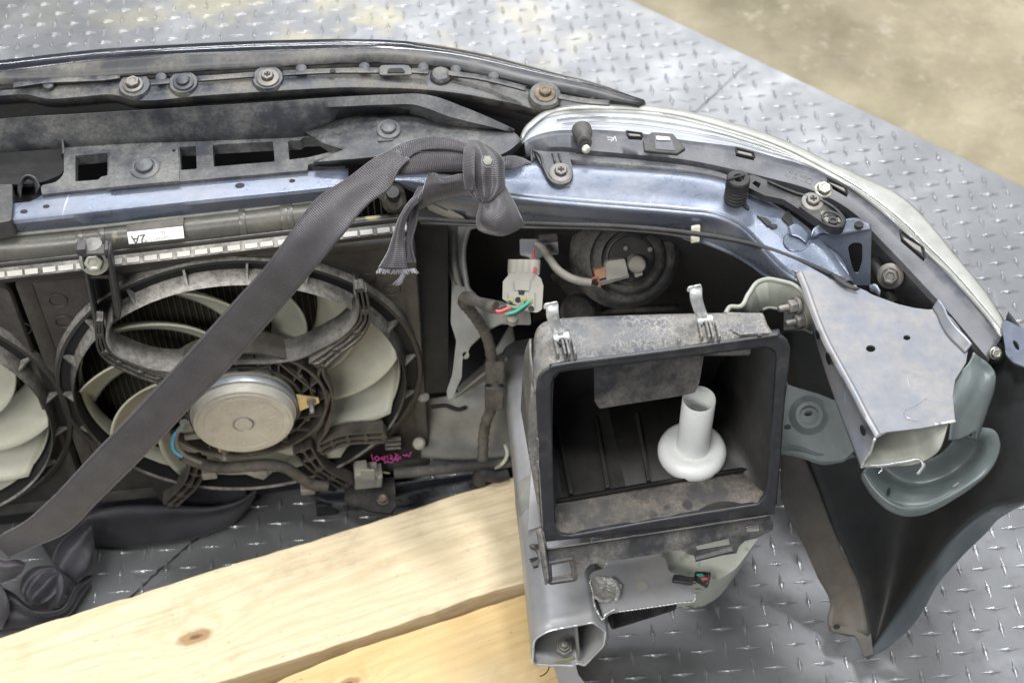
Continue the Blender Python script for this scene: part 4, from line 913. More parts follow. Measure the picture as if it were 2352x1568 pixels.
# --- headlight
h0 = [(1196, 318), (1204, 298), (1227, 275), (1261, 253), (1328, 244), (1400, 242), (1476, 245), (1562, 255), (1662, 280), (1730, 300), (1797, 324), (1898, 372), (1999, 418), (2060, 448), (2106, 486), (2140, 524), (2200, 598), (2261, 673), (2300, 736), (2312, 762)]
h1 = [(1200, 322), (1210, 304), (1234, 282), (1268, 261), (1330, 253), (1400, 252), (1476, 256), (1562, 268), (1662, 294), (1730, 315), (1797, 340), (1898, 390), (1975, 434), (2030, 474), (2080, 516), (2124, 560), (2188, 624), (2246, 690), (2288, 742), (2305, 768)]
hu = [(1203, 327), (1222, 316), (1260, 304), (1301, 300), (1340, 299), (1400, 301), (1480, 309), (1562, 322), (1650, 333), (1700, 340), (1750, 354), (1864, 388), (1935, 424), (1990, 463), (2044, 508), (2090, 552), (2150, 606), (2215, 665), (2270, 722), (2300, 775)]
hl = [(1207, 350), (1232, 342), (1260, 338), (1300, 338), (1350, 345), (1415, 351), (1490, 358), (1570, 366), (1650, 381), (1710, 395), (1763, 408), (1864, 436), (1925, 464), (1975, 500), (2015, 542), (2060, 588), (2120, 652), (2190, 728), (2245, 794), (2272, 826)]
H0 = PP(zadd(h0, .502, .440)); H1 = PP(zadd(h1, .507, .445)); HU = PP(zadd(hu, .504, .442)); HL = PP(zadd(hl, .498, .436))
N_ = 90
light = thing  # (name kept free)
hd = loft('headlight', [HU, [a.lerp(b, .5)+Vector((0, 0, .002)) for a, b in zip(HU, HL)], HL, outw(HL, -.001, -.006), outw(HL, .006, -.012), outw(HL, .008, -.09)], MT['lamp_house'], CAR, n=N_, solid=.0018, smooth=40)
H1b = outw(H1, -.003, -.002)
loft('reflector', [H1b, [a.lerp(b, .35)+Vector((0, 0, -.002)) for a, b in zip(H1b, HU)], [a.lerp(b, .8)+Vector((0, 0, -.002)) for a, b in zip(H1b, HU)], HU], MT['reflector'], hd, n=N_, cross=14, solid=.001)
loft('lens_rim', [outw(H0, .0, -.003), H0, [a.lerp(b, .45)+Vector((0, 0, .0025)) for a, b in zip(H0, H1)], H1, H1b], MT['lens_rim'], hd, n=N_, cross=12, solid=.001)
loft('lens', [H0, outw(H0, .012, -.018), outw(H0, .04, -.08), outw(H0, .07, -.20)], MT['lens_clear'], hd, n=N_, solid=.003)
# clear lens wedge at the outer shoulder
tube('lens_seal', [p+Vector((0, 0, .0006)) for p in H0], .0009, MT['primer'], hd, n=90, seg=6)
tube('lens_seal', [p+Vector((0, 0, .0006)) for p in H1], .0006, MT['primer'], hd, n=90, seg=6)
# ridge lines in the reflector
for f in (.25, .55):
    q = [a.lerp(b, f)+Vector((0, 0, .0012)) for a, b in zip(resample(H1b, 60)[6:], resample(HU, 60)[6:])]
    tube('reflector_ridge', q, .0008, MT['lens_rim'], hd, n=70, seg=6)
# lower grey lip between housing and rail
lipA = PP(zadd([(1212, 352), (1250, 350), (1308, 352), (1360, 360), (1430, 366), (1500, 373), (1570, 381), (1640, 394), (1700, 414)], .486, .494))
lipB = PP(zadd([(1222, 366), (1262, 368), (1308, 372), (1380, 378), (1450, 383), (1520, 389), (1580, 395), (1640, 405), (1700, 424)], .492, .498))
loft('housing_lip', [off(lipA, 0, .002, -.01), lipA, lipB, off(lipB, 0, -.002, -.006)], MT['cover'], hd, n=50, cross=9)
# boss with a screw, mounting tab with a washer screw
MB().lathe(P(1337, 303, .500), P(1347, 345, .509)-P(1337, 303, .500), [(.0098, -.004), (.0096, .004), (.0080, .010), (.0066, .016), (.0062, .0185), (.0070, .019), (.0070, .022), (.0045, .0225), (.0042, .021), (0, .021)], 30).build('mounting_boss', MT['plastic'], hd, 45)
pbs = P(1346, 343, .5105); lathe('screw', pbs, CAMP-pbs, [(.0042, -.0006), (.0040, .0004), (.0026, .0012), (0, .0014)], MT['bolt_zinc'], hd, 18)
tabm = sheet('mounting_tab', ZP(.503), rnd([(1226, 344, 2), (1264, 350), (1306, 350, 4), (1318, 400, 14), (1308, 420, 12), (1270, 420, 14), (1250, 395, 8)], 4), MT['cover'], hd, th=.006, bevel=.001)
sheet('tab_foot', ZP(.5), rnd([(1280, 418), (1310, 416), (1309, 428), (1282, 430)], 2), MT['cover'], hd, th=.003)
for du in (0, 14): loft('tab_rib', [PP([(1268+du, 352, .5035), (1274+du, 372, .5035)]), PP([(1270+du, 352, .5055), (1276+du, 372, .5055)])], MT['cover'], tabm, n=6)
hexbolt('screw', P(1288, 397, .5035), UPN, .0055, MT['bolt'], tabm, washer=2.05, phil=True)
tube('tab_edge', PP([(1222, 372, .497), (1222, 346, .502), (1236, 352, .504), (1252, 392, .504), (1268, 417, .503), (1288, 424, .503), (1308, 417, .503)]), .0012, MT['cover'], tabm, n=30, seg=6)
def clipwin(pts, z, name='lens_clip'):
    c = P(sum(p[0] for p in pts)/4, sum(p[1] for p in pts)/4, z); S = ZP(z)
    o = sheet(name, S, rnd(pts, 2), MT['plastic_dark'], hd, th=.003, bevel=.0006)
    cx_, cy_ = sum(p[0] for p in pts)/4, sum(p[1] for p in pts)/4
    q = [(cx_+(u-cx_)*.74, cy_+(v-cy_)*.55) for u, v in pts]
    sheet('clip_window', ZP(z+.0006), q, MT['conn_dark'], o, th=.0004)
    lp = [S(u, v)+Zu*.001 for u, v in pts]; MB().pipe(lp+[lp[0]], .0009, 6, 40, True).build('clip_frame', MT['black'], o, 40)
clipwin([(1438, 303), (1474, 308), (1476, 317), (1444, 315)], .5035)
clipwin([(1689, 341), (1731, 353), (1733, 364), (1691, 354)], .503)
clipwin([(1900, 411), (1944, 434), (1947, 448), (1902, 423)], .497)
clipwin([(2067, 530), (2121, 571), (2124, 596), (2071, 550)], .482)
pk = sheet('housing_pocket', ZP(.5045), [(1476, 322), (1496, 303), (1545, 306), (1575, 340), (1556, 352), (1480, 345)], MT['plastic'], hd, th=.004, bevel=.001)
sheet('pocket_window', ZP(.5052), [(1503, 310), (1540, 313), (1551, 346), (1506, 342)], MT['lamp_house'], pk, th=.001)
sheet('pocket_metal', ZP(.5066), [(1507, 312), (1538, 315), (1540, 322), (1508, 320)], MT['chrome_clip'], pk, th=.0008, bevel=.0003)
hp = plane(P(1400, 322, .5025), (0, -.12, 1))
scribble('chalk_mark', plane(P(1400, 322, .5045), (0, -.1, 1)), [[(1394, 316), (1406, 317), (1404, 326)], [(1396, 321), (1404, 322)], [(1408, 324), (1412, 314), (1416, 325)]], .0005, MT['paint_white'], hd)
hs = plane(P(1840, 400, .4995), (.1, -.1, 1))
text('IT 6.4 163 7C', 'moulded_text', hs, 1866, 421, 1800, 398, .0034, MT['clip_grey'], hd)
text('HG38 08 05', 'moulded_text', hs, 1862, 410, 1812, 393, .0030, MT['clip_grey'], hd)
lp = [hs(u, v) for u, v in ell(1859, 416, 7, 6, 18)]; MB().pipe(lp+[lp[0]], .0004, 5, 30).build('approval_mark', MT['clip_grey'], hd, 40)
hexbolt('pivot_screw', P(2286, 811, .440), (.1, -.6, .7), .0042, MT['bolt_zinc'], hd, washer=1.4)
MB().lathe(P(2283, 806, .434), (.1, -.5, .8), [(.0115, -.03), (.0115, -.004), (.0105, 0), (0, .0)], 24).build('lamp_foot', MT['plastic_dark'], hd, 40)
# bolt in the gap behind the bracket, dark sheet standing for shade there
hexbolt('flange_bolt', P(2045, 634, .43), (-.25, -.7, .62), .0070, MT['bolt'], CAR, washer=1.8)
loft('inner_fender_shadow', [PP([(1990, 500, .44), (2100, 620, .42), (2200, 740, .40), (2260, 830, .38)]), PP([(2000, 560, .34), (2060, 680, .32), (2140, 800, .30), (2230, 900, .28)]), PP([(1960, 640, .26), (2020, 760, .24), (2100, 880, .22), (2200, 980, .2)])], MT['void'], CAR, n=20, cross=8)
tube('inner_tube', PP([(2010, 600, .42), (2026, 640, .42), (2040, 675, .41), (2056, 700, .41)]), .006, MT['plastic_dark'], CAR, n=14)
# --- apron rail (big cut-off box rail)
apt = [(1817, 619), (1832, 622), (1862, 622), (1905, 640), (1950, 652), (1990, 668), (2002, 676), (2062, 698), (2100, 707), (2133, 711), (2142, 710), (2152, 700), (2168, 728), (2180, 755), (2196, 775), (2212, 790), (2223, 806), (2219, 832), (2194, 871), (2188, 908), (2193, 960), (2194, 967), (2120, 982), (2032, 992), (2012, 1002), (1958, 902), (1898, 791), (1864, 710), (1838, 628)]
def apz(u, v): return .506-(v-620)*.00003-(u-1850)*.00002
APS = plane(P(1900, 650, .505), (P(2190, 960, .488)-P(1900, 650, .505)).cross(P(2015, 1000, .492)-P(1900, 650, .505)))
apr = sheet('apron_rail', APS, rnd(apt, 3, 2), MT['steel_grey'], CAR, holes=[ell(2000, 800, 11, 8, 20), ell(2083, 775, 8.5, 6, 18)], th=.0018, bevel=.0006)
cre = T('23', [(800, 300), (850, 420), (900, 560), (945, 680), (1000, 800), (1090, 965), (1180, 1130), (1260, 1285), (1345, 1432)])
low = T('23', [(742, 282), (800, 400), (870, 520), (905, 640), (940, 800), (985, 950), (1060, 1170), (1135, 1370), (1240, 1640)])
CR = SS(APS, cre); LO = PP(zadd(low, .492, .458))
CRo = [p+(q-p).normalized()*.0015+Vector((0, 0, -.0015)) for p, q in zip(CR, LO)]
loft('apron_side', [[p+Vector((.0042, .0010, .0001)) for p in CR], [p+Vector((.0012, 0, -.0002)) for p in CR], [p+Vector((-.0006, -.0006, -.0018)) for p in CR], CRo, LO], MT['steel_grey'], apr, n=50, cross=18, solid=.0016, smooth=60)
sd = lambda f, g: resample(CRo, 50)[int(49*f)].lerp(resample(LO, 50)[int(49*f)], g)
sideN = (CR[4]-CR[2]).cross(LO[3]-CR[3]).normalized()
if sideN.x > 0: sideN = -sideN
for (u, v, rx, ry) in ((1877, 769, 3.5, 11), (1902, 824, 5, 15), (1981, 988, 5.5, 13)):

    for i in range(49):
        for j in range(1, 10):
            p = resample(CRo, 50)[i].lerp(resample(LO, 50)[i], j/10) if False else None
    sheet('side_hole', plane(CR[4 if v < 900 else 7].lerp(LO[4 if v < 900 else 7], .35)+sideN*.0026, sideN), ell(u, v, rx, ry, 16, -.25), MT['black'], apr, th=.0008, dirv=-sideN)
# back and bottom walls of the box, cut end with bright edge
eA, eB, eC, eD = APS(2012, 1002), APS(2194, 967), P(2150, 1040, .468), P(1979, 1073, .460)
far = lambda p, f: p+(P(1860, 640, .46)-P(1985, 1060, .44))*f
loft('box_inside', [[eB+Vector((-.004, .002, -.002)), eC, P(2112, 1062, .458), P(2040, 1070, .457), eD+Vector((.002, 0, .001))], [far(eB, .5)+Vector((.0, 0, -.003)), far(eC, .5), far(P(2112, 1062, .440), .5), far(P(2040, 1070, .435), .5), far(eD, .5)]], MT['primer_light'], apr, n=30, solid=.0015)
tube('cut_edge', [eD, P(1984, 1060, .466), P(2000, 1035, .478), eA+Vector((0, 0, -.002)), P(2034, 992, .490), P(2120, 980, .488), eB], .0011, MT['cut_edge'], apr, n=60, seg=6, rfun=lambda t: 1+.35*math.sin(t*70)*math.sin(t*31))
loft('torn_flange', [PP([(1979, 1073, .459), (2029, 1071, .457), (2080, 1064, .458), (2118, 1060, .459), (2124, 1064, .458), (2112, 1090, .45)]), PP([(1981, 1068, .461), (2030, 1066, .460), (2080, 1058, .461), (2114, 1056, .462), (2118, 1064, .46), (2104, 1088, .45)])], MT['cut_edge'], apr, n=40, solid=.001)
tube('metal_burr', PP([(2022, 1070, .457), (2026, 1078, .452), (2018, 1086, .45)]), .0006, MT['cut_edge'], apr, n=10, seg=5)
# raised flange on the right side with its second wavy layer
loft('rail_flange', [[APS(u, v)+Vector((0, 0, .0005)) for u, v in ((2142, 708), (2152, 724), (2162, 748), (2180, 776), (2200, 796), (2216, 812))], [APS(u, v)+Vector((.0025, .001, .008)) for u, v in ((2145, 702), (2156, 716), (2168, 742), (2186, 766), (2206, 786), (2222, 806))]], MT['steel_grey'], apr, n=24, cross=6)
loft('rail_flange', [PP([(2168, 716, .496), (2188, 735, .494), (2205, 758, .49), (2211, 770, .488), (2206, 780, .485)]), PP([(2160, 722, .482), (2172, 745, .48), (2184, 764, .478), (2196, 776, .477), (2203, 784, .476)])], MT['steel_grey'], apr, n=20)
tube('scratch', SS(plane(APS(2080, 900)+Vector((0, 0, .0003)), APS(2083, 1000).__class__((0, 0, 1))), [(2130, 910), (2100, 930), (2076, 945), (2082, 957), (2110, 962)]), .0002, MT['cut_edge'], apr, n=20, seg=4)
loft('small_knuckle', [PP([(1996, 655, .498), (2010, 652, .500), (2022, 668, .499)]), PP([(1999, 668, .494), (2010, 672, .495), (2020, 684, .494)])], MT['steel_blue'], apr, n=12)
# pale bent bracket with two nuts
br_hi = zadd(T('23', [(312, 592), (345, 545), (405, 545), (470, 455), (540, 372), (610, 356), (690, 370), (770, 392), (830, 432), (872, 515), (915, 610), (928, 640)]), .512, .492)
br_lo = zadd(T('23', [(330, 600), (380, 575), (450, 590), (500, 600), (560, 562), (610, 548), (690, 560), (760, 572), (800, 610), (815, 668), (850, 690), (905, 718)]), .500, .462)
bbx = loft('pale_bracket', [off(PP(br_hi), 0, .001, .0), PP(br_hi), PP(br_lo)], MT['pale_steel'], CAR, n=50, solid=.0022, smooth=50)
tube('bracket_rim', PP(br_hi), .0022, MT['pale_steel'], bbx, n=60, seg=8)
tube('bracket_rim', PP(br_lo[4:]), .0016, MT['pale_steel'], bbx, n=40, seg=8)
for u, v, z in ((1832, 701, .487), (1848, 734, .476)):
    ax = Vector((-.85, -.35, .15)).normalized(); p = P(u, v, z)
    m = MB().lathe(p+ax*.002, ax, [(.0080, -.002), (.0080, .001), (.0066, .0012)], 20).lathe(p+ax*.002, ax, [(.0066, 0), (.0066, .0075), (.0050, .0085), (.003, .0085)], 6).lathe(p, ax, [(.0032, 0), (.0032, .018), (.0022, .020), (0, .020)], 14)
    m.build('nut', MT['bolt'], bbx, 30, bevel=.0004)
# --- wheelhouse: green-grey curved sheet
wu0 = PP([(2190, 860, .475), (2180, 910, .468), (2184, 960, .462), (2180, 1010, .45)])
wu1 = PP([(2222, 836, .480), (2222, 890, .470), (2206, 950, .455), (2196, 1010, .44)])
wu2 = PP([(2232, 818, .484), (2262, 850, .474), (2238, 930, .455), (2222, 1000, .435)])
wu3 = PP([(2234, 812, .486), (2280, 852, .476), (2262, 925, .452), (2238, 990, .435)])
wh = loft('wheelhouse', [wu0, wu1, wu2, wu3, outw(wu3, .004, -.012)], MT['steel_green'], CAR, n=40, cross=16, solid=.0018, smooth=60)
lipw = PP([(2238, 985, .425), (2262, 984, .42), (2284, 990, .415), (2294, 1016, .405), (2290, 1042, .395), (2268, 1079, .38), (2234, 1106, .37), (2200, 1128, .362), (2160, 1151, .355), (2120, 1167, .35), (2090, 1170, .348), (2049, 1158, .348), (2009, 1124, .352), (1982, 1082, .36)])
lipw2 = PP([(2234, 995, .422), (2255, 995, .418), (2272, 1000, .413), (2278, 1020, .403), (2272, 1042, .393), (2250, 1070, .378), (2222, 1092, .366), (2186, 1112, .358), (2150, 1130, .351), (2116, 1142, .347), (2088, 1142, .345), (2056, 1132, .345), (2020, 1104, .349), (1992, 1072, .357)])
trw = PP([(2215, 1000, .40), (2235, 1006, .395), (2240, 1016, .388), (2238, 1030, .38), (2228, 1046, .372), (2208, 1066, .362), (2186, 1084, .354), (2160, 1098, .346), (2132, 1108, .34), (2106, 1110, .336), (2082, 1106, .336), (2056, 1094, .338), (2030, 1074, .342), (2008, 1054, .348)])
inw = PP([(2190, 985, .41), (2196, 990, .405), (2196, 1000, .40), (2190, 1012, .39), (2180, 1024, .385), (2166, 1038, .378), (2150, 1048, .372), (2130, 1056, .366), (2110, 1060, .36), (2092, 1060, .36), (2070, 1056, .362), (2050, 1044, .365), (2036, 1030, .37), (2024, 1016, .375)])
loft('wheelhouse_cup', [outw(lipw, .0, -.010), lipw, lipw2, trw, inw], MT['steel_green'], wh, n=60, cross=26, solid=.0018, smooth=70)
sheet('hole', ZP(.3525), ell(2041, 1128, 4, 9, 14, .1), MT['black'], wh, th=.0006)
sheet('hole', ZP(.364), ell(2196, 1112, 9, 3, 14, -.6), MT['primer'], wh, th=.0006)
# lower grey-green bracket between air box and apron
lb = sheet('lower_bracket', plane(P(1870, 960, .36), (-.1, -.55, .83)), rnd([(1780, 870, 5), (1819, 886), (1880, 904), (1925, 922), (1950, 985), (1966, 1030), (1940, 1056, 12), (1888, 1060, 16), (1835, 1044), (1780, 1030)], 4), MT['steel_green'], CAR, th=.004, bevel=.0015,
           holes=[ell(1857, 949, 10, 6, 16, -.2), ell(1809, 980, 9, 6, 16)])
lathe('pressed_boss', plane(P(1870, 960, .361), (-.1, -.55, .83))(1858, 953), Vector((-.1, -.55, .83)).normalized(), [(.0090, .0035), (.0125, .0035), (.0165, 0), (.0185, -.001)], MT['steel_green'], lb, 32)
loft('bracket_fold', [PP([(1785, 1020, .35), (1835, 1026, .347), (1880, 1042, .343), (1950, 1036, .34)]), PP([(1785, 1040, .335), (1835, 1048, .333), (1888, 1066, .328), (1966, 1048, .33)])], MT['steel_green'], lb, n=24, cross=6)
# --- fender seen from the inside
fA = PP([(1800, 760, .42), (1815, 900, .33), (1842, 1035, .235), (1870, 1100, .20), (1912, 1210, .145), (1965, 1330, .085), (1990, 1420, .052), (2001, 1500, .03)])
fB = PP([(2440, 760, .44), (2420, 950, .43), (2380, 1128, .39), (2281, 1165, .33), (2217, 1209, .27), (2133, 1306, .17), (2058, 1412, .075), (2002, 1502, .03)])
fM = [a.lerp(b, .5)+Vector((.03, .05, -.03))*math.sin(math.pi*min(1, (i+3)/33)) for i, (a, b) in enumerate(zip(resample(fA, 30), resample(fB, 30)))]
fen = loft('fender', [fA, fM, fB], MT['fender_in'], CAR, n=60, cross=20, solid=.0016, smooth=70)
f0 = PP([(1790, 900, .30), (1792, 1041, .225), (1800, 1160, .165), (1840, 1240, .125), (1878, 1325, .085), (1907, 1392, .055), (1900, 1425, .046), (1905, 1448, .040)])
f1 = PP([(1815, 900, .33), (1842, 1035, .236), (1870, 1100, .201), (1908, 1200, .151), (1940, 1275, .112), (1968, 1330, .086), (1985, 1395, .062), (1996, 1460, .042)])
fM1 = [a.lerp(b, .5)+Vector((0, 0, -.006)) for a, b in zip(resample(f0, 24), resample(f1, 24))]
loft('fender_flange', [f0, fM1, f1], MT['fender_flange'], fen, n=44, cross=8, solid=.0016)
sheet('flange_foot', ZP(.042), [(1900, 1425), (1912, 1450), (1962, 1458), (1972, 1470), (1985, 1508), (2006, 1500), (1998, 1440), (1960, 1400)], MT['fender_flange'], fen, th=.002)
sheet('hole', ZP(.058), ell(1922, 1438, 8, 6, 14), MT['black'], fen, th=.0005)
sheet('hole', ZP(.058), ell(1844, 1204, 7, 9, 14), MT['black'], fen, th=.0005)
l0 = PP([(2400, 1122, .40), (2352, 1138, .37), (2281, 1165, .33), (2217, 1209, .27), (2166, 1261, .215), (2133, 1306, .17), (2086, 1370, .115), (2032, 1448, .060), (1990, 1508, .03)])
l1 = PP([(2420, 1138, .40), (2356, 1152, .37), (2302, 1178, .33), (2262, 1218, .27), (2208, 1276, .215), (2158, 1332, .17), (2108, 1418, .115), (2052, 1475, .062), (1994, 1512, .03)])
loft('fender_lip', [l0, l1, outw(l1, .002, -.004)], MT['fender_lip'], fen, n=50, cross=6, solid=.0018)
loft('fender_top_skin', [PP([(2312, 728, .44), (2322, 745, .44), (2342, 780, .44), (2400, 870, .44)]), PP([(2316, 716, .446), (2332, 736, .446), (2356, 768, .446), (2430, 860, .446)]), off(PP([(2316, 716, .446), (2332, 736, .446), (2356, 768, .446), (2430, 860, .446)]), .004, 0, -.12)], MT['lamp_house'], fen, n=20)
sheet('fender_strap', ZP(.452), rnd([(2300, 740), (2312, 735), (2352, 755), (2400, 800), (2400, 860), (2345, 838, 6), (2328, 832, 8), (2312, 815)], 5), MT['steel_blue'], fen, holes=[ell(2334, 792, 5, 13, 14, -.5)], th=.002, bevel=.0004)
loft('fender_dark_side', [PP([(2240, 830, .40), (2290, 860, .40), (2352, 860, .41), (2420, 860, .42)]), PP([(2290, 1000, .37), (2320, 1010, .37), (2360, 1010, .38), (2420, 1000, .39)]), PP([(2270, 1110, .335), (2310, 1120, .335), (2360, 1120, .36), (2420, 1115, .38)])], MT['fender_paint'], fen, n=20, cross=8)

# ================================================================ DARK INNER REGION WITH LAMP SOCKET, PLUGS, HARNESS
sheet('dark_backing', ZP(.13), [(930, 480), (1330, 470), (1560, 520), (1880, 640), (1990, 760), (1960, 900), (1850, 960), (1240, 1010), (1180, 900), (930, 880)], MT['void'], CAR, th=.01)  # dark sheet added to stand in for shade in the gaps
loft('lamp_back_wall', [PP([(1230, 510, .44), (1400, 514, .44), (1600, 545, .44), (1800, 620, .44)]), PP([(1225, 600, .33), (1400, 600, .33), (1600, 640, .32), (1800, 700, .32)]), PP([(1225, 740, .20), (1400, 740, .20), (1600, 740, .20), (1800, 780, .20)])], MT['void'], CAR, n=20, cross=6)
ln = Vector((.12, -.78, .60)).normalized(); lc = P(1446, 592, .400)
soc = lathe('lamp_boot', lc, ln, [(.056, -.025), (.052, -.008), (.047, -.002), (.044, .004), (.0405, .005), (.038, .0), (.0365, -.001), (.034, .006), (.030, .008), (.0275, .004), (.0265, .0), (.024, .0)], MT['rubber_dusty'], CAR, 56, 50)
lathe('lamp_disc', lc, ln, [(.0245, -.002), (.0245, .0025), (.0225, .0035), (.021, .002), (0, .002)], MT['plastic_dark'], soc, 44)
for u, v in T('b7', [(742, 335), (937, 345)]): lathe('disc_pin', plane(lc+ln*.004, ln)(u, v), ln, [(.0026, 0), (.0024, .0018), (0, .002)], MT['bolt'], soc, 12)
S1 = plane(lc+ln*.012, ln)
lathe('bulb_neck', plane(lc+ln*.002, ln)(*T('b7', [(815, 450)])[0]), ln, [(.0090, 0), (.0086, .014), (.0070, .016), (0, .016)], MT['conn_dark'], soc, 24)
sheet('bulb_plug', S1, rnd(T('b7', [(580, 470), (600, 440), (735, 420), (770, 570), (610, 610), (575, 560)]), 3), MT['conn_grey'], soc, th=.013, dirv=-ln, bevel=.0022, bseg=3)
sheet('plug_flange', S1, T('b7', [(525, 600), (770, 548), (775, 572), (545, 640)]), MT['conn_dark'], soc, th=.016, dirv=-ln, bevel=.001)
sheet('brown_plug', S1, rnd(T('b7', [(490, 510), (580, 485), (592, 565), (530, 585), (545, 650), (520, 645), (505, 575)]), 1.5), MT['conn_brown'], soc, th=.011, dirv=-ln, bevel=.0008)
sheet('plug_window', plane(lc+ln*.014, ln), rnd(T('b7', [(812, 482), (870, 470), (880, 550), (822, 572)]), 2), MT['conn_grey'], soc, th=.005, dirv=-ln, bevel=.0008, holes=[T('b7', [(824, 498), (860, 490), (864, 512), (828, 520)])])
tube('pink_wire', SS(plane(lc+ln*.014, ln), T('b7', [(455, 598), (480, 580), (512, 568)])), .0014, MT['red'], soc, n=8)
tube('black_wire', SS(plane(lc+ln*.012, ln), T('b7', [(440, 605), (480, 612), (520, 618)])), .0016, MT['rubber'], soc, n=8)
tube('wire_sleeve', PP(zadd(T('b7', [(12, 290), (60, 325), (130, 420), (200, 510), (280, 565), (370, 598), (462, 612)]), .425, .412)), .0040, MT['conn_dark'], soc, n=40)
tube('pink_wire', PP([(1225, 575, .42), (1227, 600, .42), (1229, 625, .425)]), .0014, MT['red'], soc, n=8)
ps = plane(P(1250, 570, .405), (0, -.55, .83))
sheet('lamp_plate', ps, rnd(T('b7', [(-110, 262), (30, 262), (195, 262), (203, 375), (120, 382), (60, 400), (20, 470), (-40, 400), (-108, 380)]), 3), MT['steel_grey'], CAR, th=.002, bevel=.0004)
hexbolt('screw', ps(*T('b7', [(132, 342)])[0]), (0, -.55, .83), .0026, MT['bolt'], CAR, washer=1.5)
sheet('lamp_bump', plane(P(1255, 545, .415), (0, -.4, .9)), T('b7', [(40, 225), (190, 210), (200, 255), (50, 262)]), MT['rubber_dusty'], CAR, th=.006, bevel=.001)
# big grey multi-pin plug
cn = Vector((-.02, -.66, .75)).normalized(); CS = lambda d: plane(P(1200, 660, .41)+cn*d, cn)
bc = sheet('harness_plug', CS(.0), rnd(T('22', [(1120, 330, 12), (1150, 300), (1290, 300), (1345, 350), (1362, 400), (1352, 560), (1320, 585, 8), (1250, 575), (1130, 520), (1082, 490), (1085, 370)]), 3), MT['conn_grey'], CAR, th=.022, dirv=-cn, bevel=.0025, bseg=3)
pb = MB()
for k, x in enumerate((1150, 1192, 1234, 1276)):
    a, b = CS(-.006)(*T('22', [(x+18, 222)])[0]), CS(-.006)(*T('22', [(x+14, 310)])[0]); pb.pipe([a, a.lerp(b, .5), b], .0068, 14, 6, True)
pb.build('plug_neck', MT['conn_grey'], bc, 50)
sheet('plug_shoulder', CS(-.003), rnd(T('22', [(1125, 290), (1330, 285), (1335, 325), (1118, 330)]), 3), MT['conn_grey'], bc, th=.016, dirv=-cn, bevel=.002)
sheet('plug_latch', CS(.003), rnd(T('22', [(1162, 360), (1270, 362), (1264, 435), (1215, 430), (1168, 432)]), 1), MT['conn_grey'], bc, th=.004, dirv=-cn, bevel=.0006)
sheet('latch_gap', CS(.0034), T('22', [(1190, 430), (1228, 430), (1230, 462), (1194, 460)]), MT['black'], bc, th=.001, dirv=-cn)
sheet('pin_block', CS(.004), rnd(T('22', [(1122, 440), (1190, 436), (1192, 462), (1230, 466), (1236, 440), (1300, 450), (1300, 560), (1240, 570), (1128, 500)]), 2), MT['conn_grey'], bc, th=.006, dirv=-cn, bevel=.0006)
for x, y in ((1188, 496), (1278, 556)): lathe('pin_hole', CS(.0045)(*T('22', [(x, y)])[0]), cn, [(0, .0004), (.0026, .0004), (.0028, 0)], MT['black'], bc, 14)
for x, y in ((1140, 495), (1225, 490), (1270, 505)): lathe('wire_seal', CS(.0045)(*T('22', [(x, y)])[0]), cn, [(0, .001), (.0028, .0008), (.003, 0)], MT['yellow'], bc, 14)
for key, pts, d0 in (('wire_dark', [(1140, 505), (1105, 532), (1060, 548), (1035, 553)], 0), ('red', [(1140, 545), (1105, 560), (1060, 575), (1028, 568)], .003), ('red', [(1125, 550), (1080, 578), (1030, 582)], .001), ('green', [(1272, 508), (1220, 545), (1160, 582), (1120, 590)], .003), ('wgreen', [(1230, 498), (1190, 545), (1130, 540), (1110, 535)], .001), ('wgreen', [(1225, 515), (1185, 565), (1140, 590), (1100, 595)], .002), ('wire_dark', [(1250, 530), (1200, 575), (1150, 600), (1110, 596)], .0)):
    tube('plug_wire', SS(CS(.005+d0), T('22', pts)), .0016, MT[key], bc, n=18, seg=8)
lathe('plug_foot', CS(-.012)(*T('22', [(1150, 612)])[0]), (0, -.3, .9), [(.006, -.01), (.0058, 0), (0, .002)], MT['conn_grey'], bc, 16)
tube('tape_tail', PP(zadd(T('22', [(820, 475), (860, 490), (920, 512), (980, 535), (1035, 548)]), .395, .405)), .0058, MT['wire_tape'], bc, n=24, rfun=lambda t: 1.0+.15*math.sin(t*9))
har = tube('wiring_harness', PP(zadd(T('b4', [(395, 420), (388, 450), (430, 500), (480, 570), (525, 660), (545, 760), (562, 860), (572, 960), (550, 1040), (515, 1130), (500, 1220), (495, 1345)]), .395, .16)), .0058, MT['wire_tape'], CAR, n=90, rfun=lambda t: 1+.07*math.sin(t*160))
for x0, y0, z in ((565, 840, .27), (562, 985, .24)):
    c = P(*T('b4', [(x0, y0)])[0], z); MB().box(c, (.010, 0, 0), (0, .004, .014), (0, -.006, .004)).build('harness_clamp', MT['wire_tape'], har, 20, bevel=.002)
tube('lower_pipe', PP([(905, 1087, .105), (960, 1082, .105), (1050, 1072, .11), (1120, 1066, .112), (1175, 1060, .115)]), .0062, MT['rubber_dusty'], CAR, n=30)
tube('thin_hose', PP([(1120, 1075, .10), (1150, 1068, .12), (1165, 1040, .14), (1160, 1020, .15)]), .0020, MT['washer_tank'], CAR, n=16)
tube('hose_stub', PP([(1100, 1105, .09), (1110, 1085, .105), (1140, 1092, .10), (1165, 1085, .10)]), .0085, MT['rubber'], CAR, n=16)
